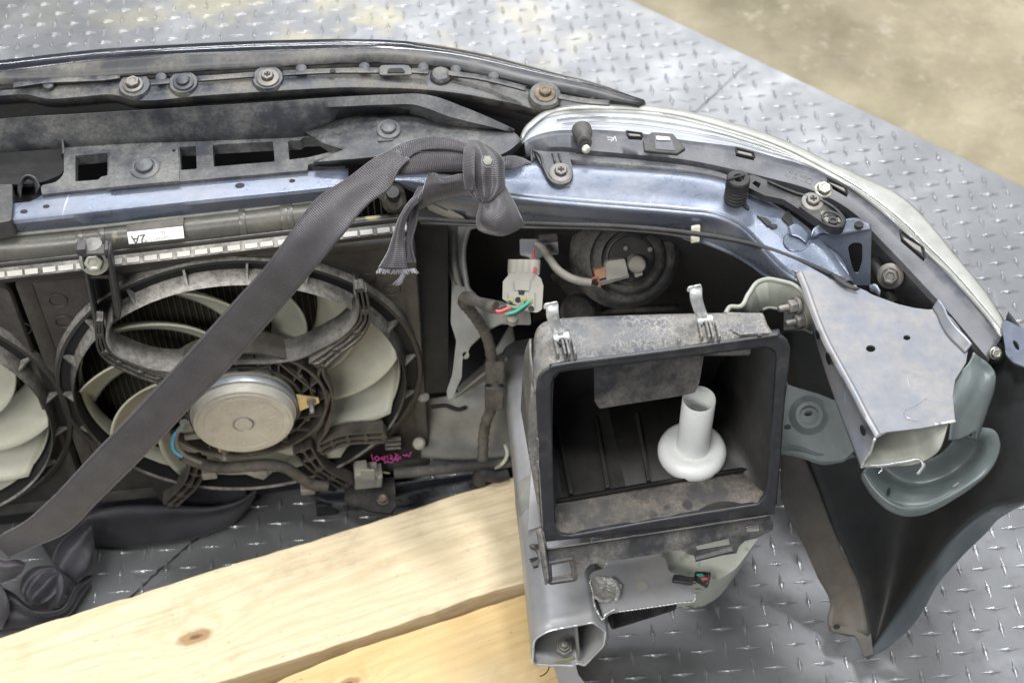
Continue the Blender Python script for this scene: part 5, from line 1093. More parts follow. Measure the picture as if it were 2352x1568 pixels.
# radiator support side sheet
sup_out = T('b4', [(283, 0), (285, 230), (318, 330), (318, 430), (313, 560), (345, 665), (322, 860), (290, 950), (297, 1000), (328, 995), (348, 930), (376, 872), (380, 770), (430, 690), (520, 605), (600, 566), (772, 570), (765, 500), (600, 440), (450, 412), (415, 370), (403, 320), (402, 60), (410, 30), (470, 18), (470, -5)])
suS = plane(P(1060, 700, .33), (-.30, -.72, .62))
su = sheet('radiator_support', suS, rnd(sup_out, 5, 3), MT['steel_shade'], CAR, th=.002, bevel=.0008, holes=[ell(*T('b4', [(399, 745)])[0], 8, 8, 16)])
loft('support_rib', [SS(plane(P(1060, 700, .33)+Vector((0, -.004, .006)), (-.30, -.72, .62)), T('b4', [(300, 0), (305, 150), (315, 250), (345, 350)])), SS(plane(P(1060, 700, .33)+Vector((0, -.008, .010)), (-.30, -.72, .62)), T('b4', [(325, 0), (330, 150), (338, 250), (365, 350)])), SS(suS, T('b4', [(350, 0), (352, 150), (360, 250), (385, 360)]))], MT['steel_shade'], su, n=24, cross=8)
tube('support_edge', SS(plane(P(1060, 700, .335), (-.30, -.72, .62)), T('b4', [(470, 10), (420, 25), (402, 70), (402, 320), (415, 375), (450, 412)])), .0028, MT['steel_shade'], su, n=40)
# pressed diagonal strut and lower tray
loft('support_strut', [PP(zadd(T('b4', [(345, 935), (440, 850), (530, 780), (620, 730)]), .20, .24)), PP(zadd(T('b4', [(360, 965), (450, 895), (545, 825), (640, 770)]), .215, .255)), PP(zadd(T('b4', [(340, 990), (450, 925), (550, 870), (660, 830)]), .19, .23))], MT['steel_shade'], su, n=24, cross=10)
loft('lower_tray', [PP(zadd(T('b4', [(140, 1000), (350, 960), (520, 780), (660, 560)]), .17, .20)), PP(zadd(T('b4', [(150, 1030), (380, 1060), (560, 1000), (700, 800)]), .16, .18)), PP(zadd(T('b4', [(150, 1180), (380, 1200), (560, 1180), (720, 1000)]), .125, .15)), PP(zadd(T('b4', [(145, 1330), (380, 1345), (560, 1345), (720, 1340)]), .095, .11))], MT['steel_shade'], CAR, n=40, cross=20, solid=.002, smooth=70)
sheet('side_gap_shade', plane(P(990, 700, .33), (.2, -.95, .1)), [(950, 500), (1028, 500), (1030, 900), (968, 905)], MT['void'], CAR, th=.02, dirv=(0, 1, 0))  # dark sheet for the shaded gap between radiator and support
tube('tray_edge', PP(zadd(T('b4', [(200, 1045), (280, 1035), (360, 1058), (400, 1045)]), .172, .172)), .0022, MT['void'], CAR, n=20)
lathe('drain_plug', P(*T('b4', [(135, 1250)])[0], .13), (.2, -.5, .8), [(.007, -.006), (.0068, 0), (.004, .003), (0, .003)], MT['conn_grey'], CAR, 16)
lathe('drain_plug', P(*T('b4', [(165, 985)])[0], .2), (.5, -.5, .6), [(.006, -.006), (.0058, 0), (.004, .003), (0, .003)], MT['conn_dark'], CAR, 16)
# dark lower skirt of the bumper below the radiator
loft('lower_skirt', [PP([(700, 1130, .05), (900, 1110, .05), (1060, 1090, .06), (1180, 1070, .07)]), PP([(760, 1170, .012), (860, 1170, .012), (1000, 1140, .012), (1150, 1100, .02)])], MT['hood_paint'], CAR, n=20)
sheet('skirt_bracket', ZP(.06), rnd([(845, 1100), (905, 1095), (910, 1160), (898, 1178), (850, 1172), (790, 1150), (792, 1115)], 5), MT['rubber_dusty'], CAR, th=.004, bevel=.001)
hexbolt('rusty_bolt', P(880, 1148, .062), Zu, .0048, MT['bolt_rust'], CAR, washer=1.4)
sheet('lower_mount', FS(.01), [(722, 1118), (775, 1116), (774, 1185), (728, 1188)], MT['void'], CAR, th=.010, dirv=-nn, holes=[[(738, 1128), (760, 1128), (762, 1152), (750, 1160), (738, 1152)]], bevel=.001)
sheet('mount_foot', FS(.012), [(728, 1162), (772, 1158), (774, 1180), (730, 1182)], MT['rubber'], CAR, th=.006, dirv=-nn, bevel=.001)
# body-side cable with clip
cab = tube('release_cable', PP(zadd([(955, 503), (1050, 508), (1150, 512), (1200, 513), (1300, 516), (1400, 519), (1500, 526), (1597, 537), (1690, 552), (1760, 570), (1830, 596), (1890, 622), (1946, 649)], .468, .507)), .0024, MT['rubber'], CAR, n=80)
tube('under_cable', PP(zadd([(965, 512), (1100, 518), (1200, 522), (1400, 527), (1560, 542), (1590, 548)], .462, .464)), .0014, MT['plastic'], cab, n=40)
MB().box(P(1597, 537, .478), (.0042, .001, 0), (0, .004, .007), (0, -.003, .002)).build('cable_clip', MT['zipclip'], cab, 20, bevel=.001)
loft('cable_end', [PP([(1905, 630, .507), (1935, 655, .5065), (1965, 668, .506)]), PP([(1912, 626, .508), (1945, 648, .508), (1975, 664, .507)])], MT['plastic_dark'], cab, n=8)

# vague shapes in the dark well behind the air box
tube('intake_hose', PP([(1290, 618, .30), (1322, 650, .30), (1342, 690, .29), (1350, 720, .28)]), .0150, MT['rubber_dusty'], CAR, n=24, rfun=lambda t: 1+.05*math.sin(t*60))
lathe('hose_collar', P(1326, 716, .30), (.1, -.5, .8), [(.018, -.008), (.0185, .002), (.015, .004), (.012, .002), (0, .0)], MT['rubber_dusty'], CAR, 26)
lathe('motor_bump', P(1300, 590, .27), (.2, -.6, .7), [(.03, -.02), (.03, .004), (.02, .01), (.008, .012), (0, .012)], MT['plastic_dark'], CAR, 28)
sheet('well_panel', plane(P(1780, 640, .30), (-.5, -.7, .5)), rnd([(1640, 575), (1700, 590), (1760, 640), (1742, 720), (1690, 715), (1640, 640)], 8), MT['plastic_dark'], CAR, th=.01, bevel=.003)
sheet('well_panel', plane(P(1840, 840, .33), (-.2, -.8, .5)), rnd([(1790, 760), (1860, 750), (1905, 850), (1880, 885), (1815, 880)], 8), MT['plastic'], CAR, th=.01, bevel=.003)
loft('well_pipe', [PP([(1360, 712, .27), (1440, 706, .27), (1560, 700, .27)]), PP([(1360, 722, .265), (1440, 716, .265), (1560, 712, .265)])], MT['rubber_dusty'], CAR, n=14, solid=.004)
tube('vent_hose', PP([(1792, 1145, .12), (1820, 1120, .13), (1846, 1080, .15), (1856, 1050, .17)]), .0022, MT['rubber_dusty'], CAR, n=16)
# ================================================================ FRAME RAIL with its open cut end
fN = Vector((math.sin(R(8)), -math.cos(R(8)), .10)).normalized()
FE = plane(P(1240, 1450, .262), fN)
prof = rnd([(1223, 1524, 10), (1226, 1466, 14), (1260, 1446, 12), (1362, 1427, 5), (1391, 1448, 5), (1386, 1480, 8), (1342, 1526, 3), (1325, 1521, 3), (1314, 1527, 2)], 6, 4)
near_ = SS(FE, prof); cN = sum(near_, Vector())/len(near_)
def railsec(dirv, sc, dz=0): return [cN+(p-cN)*sc+dirv+Vector((0, 0, dz)) for p in near_]
ax0 = (P(1208, 774, .262)-P(1300, 1440, .262))
secs = [railsec(ax0*t, 1-.16*t) for t in (0, .04, .2, .45, .7, 1.0)]
V = [p for s in secs for p in s]; m_ = len(near_); Fc = [(k*m_+i, k*m_+(i+1) % m_, (k+1)*m_+(i+1) % m_, (k+1)*m_+i) for k in range(len(secs)-1) for i in range(m_)]
fr = mk('frame_rail', V, Fc, MT['steel_rail'], CAR, 40, solid=.0022)
# inner skin, darker primer
ins = [[cN+(p-cN)*.965+ax0*t for p in near_] for t in (.002, .5)]
V = [p for s in ins for p in s]; mk('rail_inside', V, [(i, (i+1) % m_, m_+(i+1) % m_, m_+i) for i in range(m_)], MT['primer'], fr, 40)
lpn = [p+fN*.0006 for p in near_]; MB().pipe(lpn+[lpn[0]], .0011, 6, 160, True).build('cut_edge', MT['cut_edge'], fr, 60)
# divider wall inside the end
a_, b_ = FE(1325, 1436), FE(1332, 1520)
loft('rail_divider', [[a_-fN*.002, b_-fN*.002], [a_-fN*.16, b_-fN*.16]], MT['primer'], fr, n=10, solid=.0018)
p = FE(1300, 1514)-fN*.012+Vector((0, 0, .004)); MB().lathe(p, (0, -.3, 1), [(.0085, 0), (.0085, .002), (.006, .002), (.006, .007), (.0038, .007), (.0038, .013), (0, .014)], 6).build('nut', MT['bolt'], fr, 30, bevel=.0005)
sheet('yellow_tag', FE, [(1275, 1518), (1316, 1510), (1318, 1516), (1278, 1524)], MT['yellow'], fr, th=.001, dirv=-fN)
sheet('torn_tongue', plane(P(1310, 1540, .14), (.1, -.5, .85)), [(1270, 1522), (1322, 1524), (1328, 1548), (1345, 1570), (1360, 1620), (1300, 1620)], MT['steel_rail'], fr, th=.0015)
tube('bent_wire', PP([(1262, 1528, .16), (1258, 1540, .155), (1246, 1550, .15), (1240, 1552, .15)]), .0006, MT['black'], fr, n=12, seg=5)
sheet('hole', ZP(.2655), ell(1243, 1138, 7, 7, 14), MT['black'], fr, th=.0006)
# raised plate edge on the rail top
sheet('rail_patch', ZP(.2662), [(1212, 1217), (1258, 1202), (1262, 1012), (1222, 1012)], MT['steel_rail'], fr, th=.0016, bevel=.0005)
for y0 in (1252, 1282): sheet('rail_notch', ZP(.2655), [(1215, y0), (1236, y0-4), (1238, y0+8), (1219, y0+8)], MT['plastic_dark'], fr, th=.0008)
# welded cross plate with the torn dimple
cps = plane(P(1480, 1340, .262), (.0, -.10, 1))
cpo = rnd(T('b6', [(606, 700, 30), (640, 620, 40), (740, 590, 20), (1255, 492, 14), (1280, 510, 10), (1296, 600, 20), (1330, 632), (1400, 624, 60), (1498, 700, 20), (1520, 790), (1522, 858, 6), (1400, 880), (1100, 925), (880, 955, 30), (800, 970), (745, 1028, 10), (712, 980), (690, 1060), (640, 1055, 6), (612, 900)]), 8, 4)
cp = sheet('cross_plate', cps, cpo, MT['steel_rail'], fr, th=.0022, bevel=.0006)
loft('plate_back_fold', [SS(cps, T('b6', [(740, 590), (1000, 540), (1255, 492)])), [p+Vector((0, .006, .004)) for p in SS(cps, T('b6', [(760, 560), (1000, 515), (1240, 488)]))]], MT['steel_rail'], cp, n=16)
dm = cps(*T('b6', [(760, 770)])[0])
random.seed(11); V = [dm+Zu*.001]; Fc = []; NR, NG = 9, 40
for r_ in range(1, NR+1):
    for g in range(NG):
        a = 2*math.pi*g/NG; f = r_/NR; rr = .0150*f*(1+.10*math.sin(a*3+1)+.05*random.uniform(-1, 1)*f)
        hh = .0012+.0042*f**3-.0046*max(0, f-.9)*10*.9+random.uniform(-1, 1)*.0007+.0010*math.sin(a*13)*f*f
        V.append(dm+Vector((rr*math.cos(a), rr*.92*math.sin(a), hh)))
for g in range(NG): Fc.append((0, 1+g, 1+(g+1) % NG))
for r_ in range(NR-1):
    for g in range(NG): a = 1+r_*NG; Fc.append((a+g, a+(g+1) % NG, a+NG+(g+1) % NG, a+NG+g))
mk('torn_dimple', V, Fc, MT['alu'], cp, 50)
tube('torn_edge', SS(plane(P(1480, 1340, .266), (0, -.1, 1)), T('b6', [(628, 700), (655, 800), (668, 900), (705, 980), (738, 1025), (760, 985), (840, 940), (800, 960)])), .0011, MT['cut_edge'], cp, n=60, seg=6, rfun=lambda t: 1+.5*math.sin(t*90)*math.sin(t*41))
tube('tear_gap', SS(plane(P(1480, 1340, .2645), (0, -.1, 1)), T('b6', [(672, 830), (690, 900), (720, 970), (735, 1000)])), .0016, MT['black'], cp, n=20, seg=6, rfun=lambda t: .2+math.sin(t*3.1))
tube('dimple_crimps', SS(plane(P(1480, 1340, .2685), (0, -.1, 1)), T('b6', [(800, 672), (835, 695), (858, 740), (872, 790), (862, 830), (850, 870)])), .0012, MT['cut_edge'], cp, n=80, seg=6, rfun=lambda t: 1+.9*math.sin(t*75))
tube('plate_cut_edge', SS(plane(P(1480, 1340, .2625), (0, -.1, 1)), T('b6', [(880, 957), (1100, 927), (1400, 882), (1522, 860), (1524, 800)])), .0009, MT['cut_edge'], cp, n=60, seg=6, rfun=lambda t: 1+.4*math.sin(t*130))
q = cps(*T('b6', [(1420, 708)])[0]); MB().box(q+Zu*.004, (.0095, -.0022, .001), (.0010, .0038, 0), (0, -.001, .0035)).build('black_clip', MT['plastic'], cp, 20, bevel=.0016)
sheet('stain', plane(P(1480, 1340, .2628), (0, -.1, 1)), rnd(T('b6', [(1020, 710), (1060, 690), (1110, 705), (1138, 750), (1090, 780), (1030, 765)]), 6), MT['conn_grey'], cp, th=.0003)
sheet('rail_web', plane(P(1380, 1430, .22), (.5, -.8, .2)), [(1352, 1415), (1380, 1412), (1396, 1400), (1398, 1455), (1388, 1460)], MT['steel_rail'], fr, th=.002)
# corrugated hose under the plate and wire stub
tube('corrugated_hose', PP([(1400, 1420, .225), (1440, 1408, .225), (1490, 1392, .225), (1540, 1376, .22)]), .0100, MT['rubber'], CAR, n=150, seg=16, rfun=lambda t: 1+.10*math.sin(t*190))
st_ = MB(); 
for k in range(8): st_.lathe(P(1596, 1322, .25)+Vector((.0016*k, -.0006*k, .0)), (.93, -.35, .1), [(.0045+.0004*k, 0), (.0052+.0004*k, .0007), (.0045+.0004*k, .0014)], 20)
stub = st_.build('taped_wire_stub', MT['wire_tape'], cp, 40)
for (x, y), key in zip(((1578, 640), (1592, 652), (1602, 660), (1618, 672), (1625, 682)), ('green', 'green', 'wire_dark', 'red', 'red')):
    c = P(*T('b6', [(x, y)])[0], .262); tube('wire_end', [c+Vector((-.004, 0, -.001)), c, c+Vector((.001, -.0005, .001))], .0009, MT[key], stub, n=6, seg=8)
# ================================================================ WASHER TANK (cream, hangs behind the air box)
wt = rnd(T('b6', [(560, 560, 20), (860, 515), (1200, 440), (1240, 420), (1500, 360), (1900, 240), (2110, 250, 20), (2060, 345), (1985, 450), (1880, 590), (1760, 668), (1640, 702, 30), (1500, 690), (1280, 640), (900, 700)]), 12, 4)
sheet('washer_tank', plane(P(1600, 1290, .235), (.1, -.45, .9)), wt, MT['washer_tank'], CAR, th=.11, dirv=(-.03, .25, -.9), bevel=.010, bseg=4)
sheet('tank_neck_tag', plane(P(1420, 1285, .264), (0, -.3, 1)), T('b6', [(856, 520), (1010, 502), (1010, 520), (858, 545)]), MT['conn_grey'], CAR, th=.001)

# ================================================================ AIR BOX, open towards the camera
an = Vector((math.sin(R(9))*math.cos(R(19)), -math.cos(R(9))*math.cos(R(19)), math.sin(R(19))))
A0 = P(1520, 812, .540)
def AB(d): return plane(A0+an*d, an)
outer = rnd([(1226, 872, 45), (1246, 842, 0), (1562, 803), (1796, 768, 0), (1816, 800, 0), (1797, 960), (1793, 1045), (1782, 1162), (1786, 1200, 3), (1245, 1246, 6), (1238, 1150), (1232, 1050)], 0)
outer = [(1230, 905), (1232, 880), (1238, 862), (1250, 850), (1268, 842), (1300, 837), (1400, 824), (1562, 803), (1700, 783), (1780, 772), (1798, 774), (1810, 784), (1816, 800), (1812, 850), (1804, 900), (1798, 960), (1793, 1045), (1782, 1160), (1780, 1182), (1500, 1218), (1249, 1246), (1244, 1150), (1238, 1050), (1233, 960)]
inner = [(1266, 905), (1266, 885), (1272, 866), (1284, 854), (1300, 850), (1400, 840), (1562, 819), (1700, 803), (1752, 797), (1770, 800), (1781, 808), (1785, 822), (1781, 880), (1776, 960), (1770, 1045), (1762, 1120), (1756, 1142), (1740, 1158), (1500, 1196), (1310, 1230), (1292, 1228), (1280, 1218), (1274, 1200), (1272, 1150), (1268, 1050), (1266, 960)]
abx = thing('air_box_root', '', '') if False else None
box = sheet('air_box', AB(0), outer, MT['airbox_rim'], CAR, holes=[inner], th=.006, dirv=-an, bevel=.0016, bseg=3)
# inside walls (back to -.15)
In = SS(AB(-.004), inner)
def pushb(p, L, k=1.0): return p-Vector((an.x, an.y, 0)).normalized()*L
cI = sum(In, Vector())/len(In)
zt_, zb_ = max(p.z for p in In), min(p.z for p in In)
def Lz(p): return .034+.105*min(1, max(0, (zt_-p.z)/(zt_-zb_)))**.8
ex_ = Vector((math.cos(R(9)), math.sin(R(9)), 0)); cI = sum(In, Vector())/len(In)
Inb = [pushb(p, Lz(p))+ex_*((cI-p).dot(ex_)*.16)+Vector((0, 0, min(0, (cI.z-p.z)*.18))) for p in In]
Inb = [Vector((p.x, p.y, max(p.z, .338))) for p in Inb]
In2 = [Vector((p.x, p.y, p.z)) for p in In]
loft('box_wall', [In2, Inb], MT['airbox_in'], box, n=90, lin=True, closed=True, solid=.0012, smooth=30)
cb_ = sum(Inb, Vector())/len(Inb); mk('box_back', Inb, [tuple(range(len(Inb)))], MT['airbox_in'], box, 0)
# floor: dusty near strip with light put into its colour, dark ribbed part
fz = .352
strip = [(1276, 1155), (1400, 1134), (1580, 1104), (1752, 1078), (1764, 1120), (1758, 1144), (1742, 1158), (1500, 1196), (1312, 1229), (1292, 1227), (1279, 1214), (1275, 1195)]
near_z = [AB(-.004)(u, v).z for u, v in ((1300, 1228), (1740, 1158))]; print('floor', near_z)
zf0 = near_z[0]+.006
loft('dusty_lit_floor', [[AB(-.003)(u, v)+Vector((0, 0, .0025)) for u, v in ((1270, 1205), (1284, 1224), (1310, 1229), (1500, 1195), (1740, 1157), (1756, 1144), (1766, 1120))],
                     [AB(-.012)(u, v)+Vector((0, 0, .005)) for u, v in ((1272, 1190), (1296, 1206), (1330, 1210), (1500, 1180), (1720, 1146), (1742, 1136), (1764, 1110))],
                     PP([(1272, 1158, zf0), (1300, 1150, zf0), (1340, 1143, zf0), (1500, 1117, zf0), (1700, 1085, zf0), (1730, 1081, zf0), (1768, 1074, zf0)])], MT['airbox_floor'], box, n=60, cross=14, solid=.001)
loft('floor_step', [PP([(1270, 1158, zf0), (1500, 1117, zf0), (1770, 1074, zf0)]), PP([(1268, 1152, zf0+.003), (1500, 1111, zf0+.003), (1771, 1068, zf0+.003)]), PP([(1268, 1148, zf0), (1500, 1107, zf0), (1771, 1064, zf0)])], MT['airbox_in'], box, n=12, smooth=60)
zb = zf0-.004
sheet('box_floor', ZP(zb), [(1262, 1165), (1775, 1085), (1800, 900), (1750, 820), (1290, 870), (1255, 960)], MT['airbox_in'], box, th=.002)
for x0, y0, x1, y1 in ((1396, 1122, 1368, 960), (1490, 1106, 1462, 950), (1312, 1136, 1280, 980)):
    a, b = P(x0, y0, zb+.002), P(x1, y1, zb+.002); MB().bar(a, b, .004, Zu, .006).build('floor_rib', MT['airbox_in'], box, 20, bevel=.0012)
# box moulding hanging from the roof inside
ms = AB(-.028)
moul = T('22', [(1705, 955), (1712, 1190), (1745, 1240)])+T('23', [(0, 1155), (108, 1142), (138, 1080), (166, 880), (0, 830)])
moul = [(1364, 835), (1366, 922), (1377, 938), (1562, 909), (1596, 902), (1606, 880), (1617, 815)]
mo = sheet('inlet_moulding', ms, rnd(moul, 4), MT['airbox'], box, th=.03, dirv=(0, .8, -.45), bevel=.003, bseg=3)
# outer top of the box: dusty crackled plastic
topf = SS(AB(-.001), [(1228, 905), (1231, 880), (1238, 862), (1250, 850), (1268, 842), (1300, 837), (1400, 824), (1562, 803), (1700, 783), (1780, 772)])
topm = PP([(1227, 850, .531), (1229, 826, .538), (1236, 808, .543), (1248, 800, .5455), (1270, 797, .546), (1310, 793, .546), (1400, 785, .546), (1562, 770, .546), (1690, 757, .546), (1764, 750, .545)])
topb = PP([(1229, 800, .527), (1230, 775, .536), (1236, 757, .542), (1246, 746, .545), (1268, 738, .546), (1310, 733, .546), (1400, 729, .546), (1562, 724, .546), (1680, 722, .546), (1752, 722, .545)])
top = loft('box_top', [topf, topm, topb, off(topb, 0, .004, -.004), off(topb, 0, .006, -.06)], MT['airbox_top'], box, n=110, cross=30, solid=.0018, smooth=50)
loft('top_lip', [SS(AB(.0008), [(1262, 846), (1300, 839), (1400, 826), (1562, 805), (1700, 785), (1790, 772)]), [p+Vector((0, 0, .0035)) for p in SS(AB(-.002), [(1262, 846), (1300, 839), (1400, 826), (1562, 805), (1700, 785), (1790, 772)])], [p+Vector((0, .006, .0015)) for p in SS(AB(-.004), [(1262, 846), (1300, 839), (1400, 826), (1562, 805), (1700, 785), (1790, 772)])]], MT['airbox_rim'], box, n=70, cross=7, solid=.001)
sheet('top_corner_block', ZP(.5475), rnd([(1664, 724), (1672, 717), (1738, 719, 8), (1748, 727), (1768, 764), (1700, 768), (1668, 752)], 3), MT['airbox_top'], box, th=.006, bevel=.0015)
# right side wall and left side wall outside
loft('box_side', [SS(AB(-.002), [(1808, 880), (1804, 900), (1798, 960), (1792, 1045), (1782, 1160)]), [pushb(p, Lz(p)+.01) for p in SS(AB(-.002), [(1808, 880), (1804, 900), (1798, 960), (1792, 1045), (1782, 1160)])]], MT['airbox_in'], box, n=20)
sL = SS(AB(-.001), [(1231, 880), (1232, 960), (1238, 1050), (1244, 1150), (1250, 1240)])
loft('box_side', [sL, [p+Vector((-.004, .03, 0)) for p in sL], [pushb(p, Lz(p)+.01)+Vector((.004, 0, -.004)) for p in sL]], MT['airbox_top'], box, n=24, cross=8)
loft('side_flange', [SS(AB(-.004), [(1232, 905), (1234, 1000), (1236, 1080), (1240, 1180), (1246, 1222)]), SS(AB(-.010), [(1222, 880), (1212, 960), (1214, 1030), (1226, 1100), (1240, 1180)])], MT['airbox_top'], box, n=24, cross=5)
for y0 in (1008, 1060): sheet('flange_notch', AB(.0008), [(1232, y0), (1238, y0), (1239, y0+18), (1233, y0+18)], MT['airbox_top'], box, th=.002, dirv=-an)
# lower lip and skirt with tabs
sk = T('b6', [(250, 432), (2052, 158), (2150, 142), (2200, 215), (2196, 250), (2050, 345), (1960, 345), (1900, 400), (1880, 460), (1850, 400), (1530, 520), (1520, 480), (1470, 470), (1400, 425), (1200, 470), (860, 520), (640, 555), (590, 610), (540, 640), (520, 690), (495, 620), (475, 515), (275, 545), (262, 500)])
skS = plane(AB(.001)(1500, 1222)+Vector((0, 0, 0)), Vector((an.x*.8, an.y*.8, .62)))
sko = T('b6', [(250, 434), (1100, 308), (2052, 160), (2165, 140), (2195, 200), (2192, 262), (2050, 335), (1960, 350), (1902, 400), (1880, 462), (1600, 500), (1530, 520), (1518, 482), (1470, 470), (1400, 426), (1200, 470), (860, 522), (640, 552), (600, 585), (585, 612), (540, 628), (520, 690), (496, 655), (470, 512), (276, 545), (262, 500)])
skirt = sheet('box_skirt', skS, rnd(sko, 2, 2), MT['airbox'], box, th=.004, dirv=(0, .6, -.5), bevel=.0008, holes=[T('b6', [(1535, 400), (1815, 335), (1828, 395), (1548, 442)]), T('b6', [(1952, 235), (2080, 222), (2078, 280), (1975, 290)])])
loft('skirt_lip', [SS(skS, T('b6', [(215, 258), (240, 435), (1100, 308), (2052, 160), (2165, 140)])), [p+Vector((0, -.003, .003)) for p in SS(skS, T('b6', [(228, 262), (262, 415), (1100, 292), (2052, 146), (2160, 128)]))]], MT['airbox'], skirt, n=50, lin=True)
loft('hook_arm', [SS(skS, T('b6', [(172, 258), (198, 400), (230, 600), (255, 730)])), [p+Vector((0, -.002, .004)) for p in SS(skS, T('b6', [(205, 250), (235, 380), (262, 560), (280, 700)]))]], MT['airbox_top'], skirt, n=16, cross=4, solid=.002)
loft('hook_arm', [[p+Vector((0, -.002, .004)) for p in SS(skS, T('b6', [(205, 250), (235, 380), (262, 560), (280, 700)]))], SS(skS, T('b6', [(235, 260), (250, 400), (275, 540), (286, 690)]))], MT['airbox'], skirt, n=16)
tb = SS(skS, T('b6', [(280, 548), (468, 512), (500, 680), (290, 712)]))
MB().pipe(tb+[tb[0]], .0022, 6, 60, True).build('skirt_tab', MT['airbox'], skirt, 30)
sheet('tab_floor', plane(SS(skS, [(1300, 1320)])[0]+Vector((0, -.002, -.003)), (0, -.5, .85)), T('b6', [(285, 665), (500, 630), (503, 685), (290, 712)]), MT['airbox_floor'], skirt, th=.002)
sheet('skirt_shelf', plane(SS(skS, [(1650, 1270)])[0]+Vector((0, -.003, .0)), (0, -.4, .9)), T('b6', [(1545, 445), (1828, 396), (1855, 440), (1530, 520)]), MT['airbox'], skirt, th=.003)
sheet('side_hook', plane(SS(skS, [(1220, 1290)])[0]+Vector((0, 0, -.004)), (0, -.5, .85)), T('b6', [(115, 385), (158, 375), (160, 410), (195, 500), (190, 560), (150, 572), (135, 540), (190, 510), (180, 430), (120, 400)]), MT['airbox'], skirt, th=.004)
# hinge ribs and the two spring clips
def latch(u, v, lean):
    # picture points relative to clip 1 in tile 22
    def Z(x, y, z): 
        uu, vv = T('22', [(x, y)])[0]; return P(uu+u, vv+v, z)
    cs = [(1395, 545, .590), (1378, 556, .589), (1376, 530, .594), (1400, 518, .596), (1408, 545, .592)]
    L_ = [Z(1366, 556, .586), Z(1362, 545, .590), Z(1374, 524, .5945), Z(1382, 528, .592), Z(1380, 570, .588), Z(1392, 640, .573), Z(1412, 700, .560), Z(1425, 730, .553)]
    R_ = [Z(1440, 548, .586), Z(1442, 532, .590), Z(1452, 510, .5945), Z(1460, 518, .592), Z(1464, 570, .588), Z(1474, 630, .573), Z(1494, 690, .560), Z(1506, 722, .553)]
    c = loft('spring_clip', [L_, R_], MT['chrome_clip'], box, n=60, cross=3, solid=.0012, smooth=60)
    MB().lathe(Z(1428, 762, .551), (Z(1532, 745, .551)-Z(1428, 762, .551)), [(0, 0), (.0038, 0), (.0038, .0040), (.0020, .0042), (.0020, .0085), (.0038, .0087), (.0038, .0128), (0, .0128)], 18).build('clip_hinge', MT['chrome_clip'], c, 30)
    for x in (1435, 1485, 1512, 1555):
        a, b = Z(x, 775, .5485), Z(x+28, 890, .5455); MB().bar(a, b, .0022, Zu, .010).build('hinge_rib', MT['airbox_top'], box, 20, bevel=.0006)
    sheet('hinge_gap', ZP(.5475), [(T('22', [(x, y)])[0][0]+u, T('22', [(x, y)])[0][1]+v) for x, y in ((1460, 785), (1530, 775), (1540, 812), (1470, 818))], MT['black'], box, th=.001)
latch(0, 0, 0); latch(1587-1257, 656-695, 0)
for x0, y0 in ((1560, 800), (1745, 784)): lathe('sprue_mark', P(x0, y0-18, .547), Zu, [(.002, 0), (.001, .0012), (0, .0012)], MT['airbox_top'], box, 8)
# ================================================================ WHITE FLANGED TUBE (loose, standing in the air box)
tz = zb+.001
tb_c = P(1589, 1040, tz+.004)
prf = [(.0290, .0), (.0308, .0035), (.0310, .0075), (.0295, .0120), (.0262, .0148), (.0215, .0155), (.0175, .0142), (.0152, .0140), (.01465, .0155), (.01455, .024), (.01450, .083), (.0140, .0838), (.01335, .083), (.0133, .02), (0, .02)]
tb_ = lathe('white_tube', Vector((tb_c.x, tb_c.y, tz)), (-.01, .0, 1), [(0, 0)]+prf, MT['white_plastic'], None, 64, 60)
tag(tb_, 'white plastic tube with a round flange standing inside the open air box', 'plastic tube')
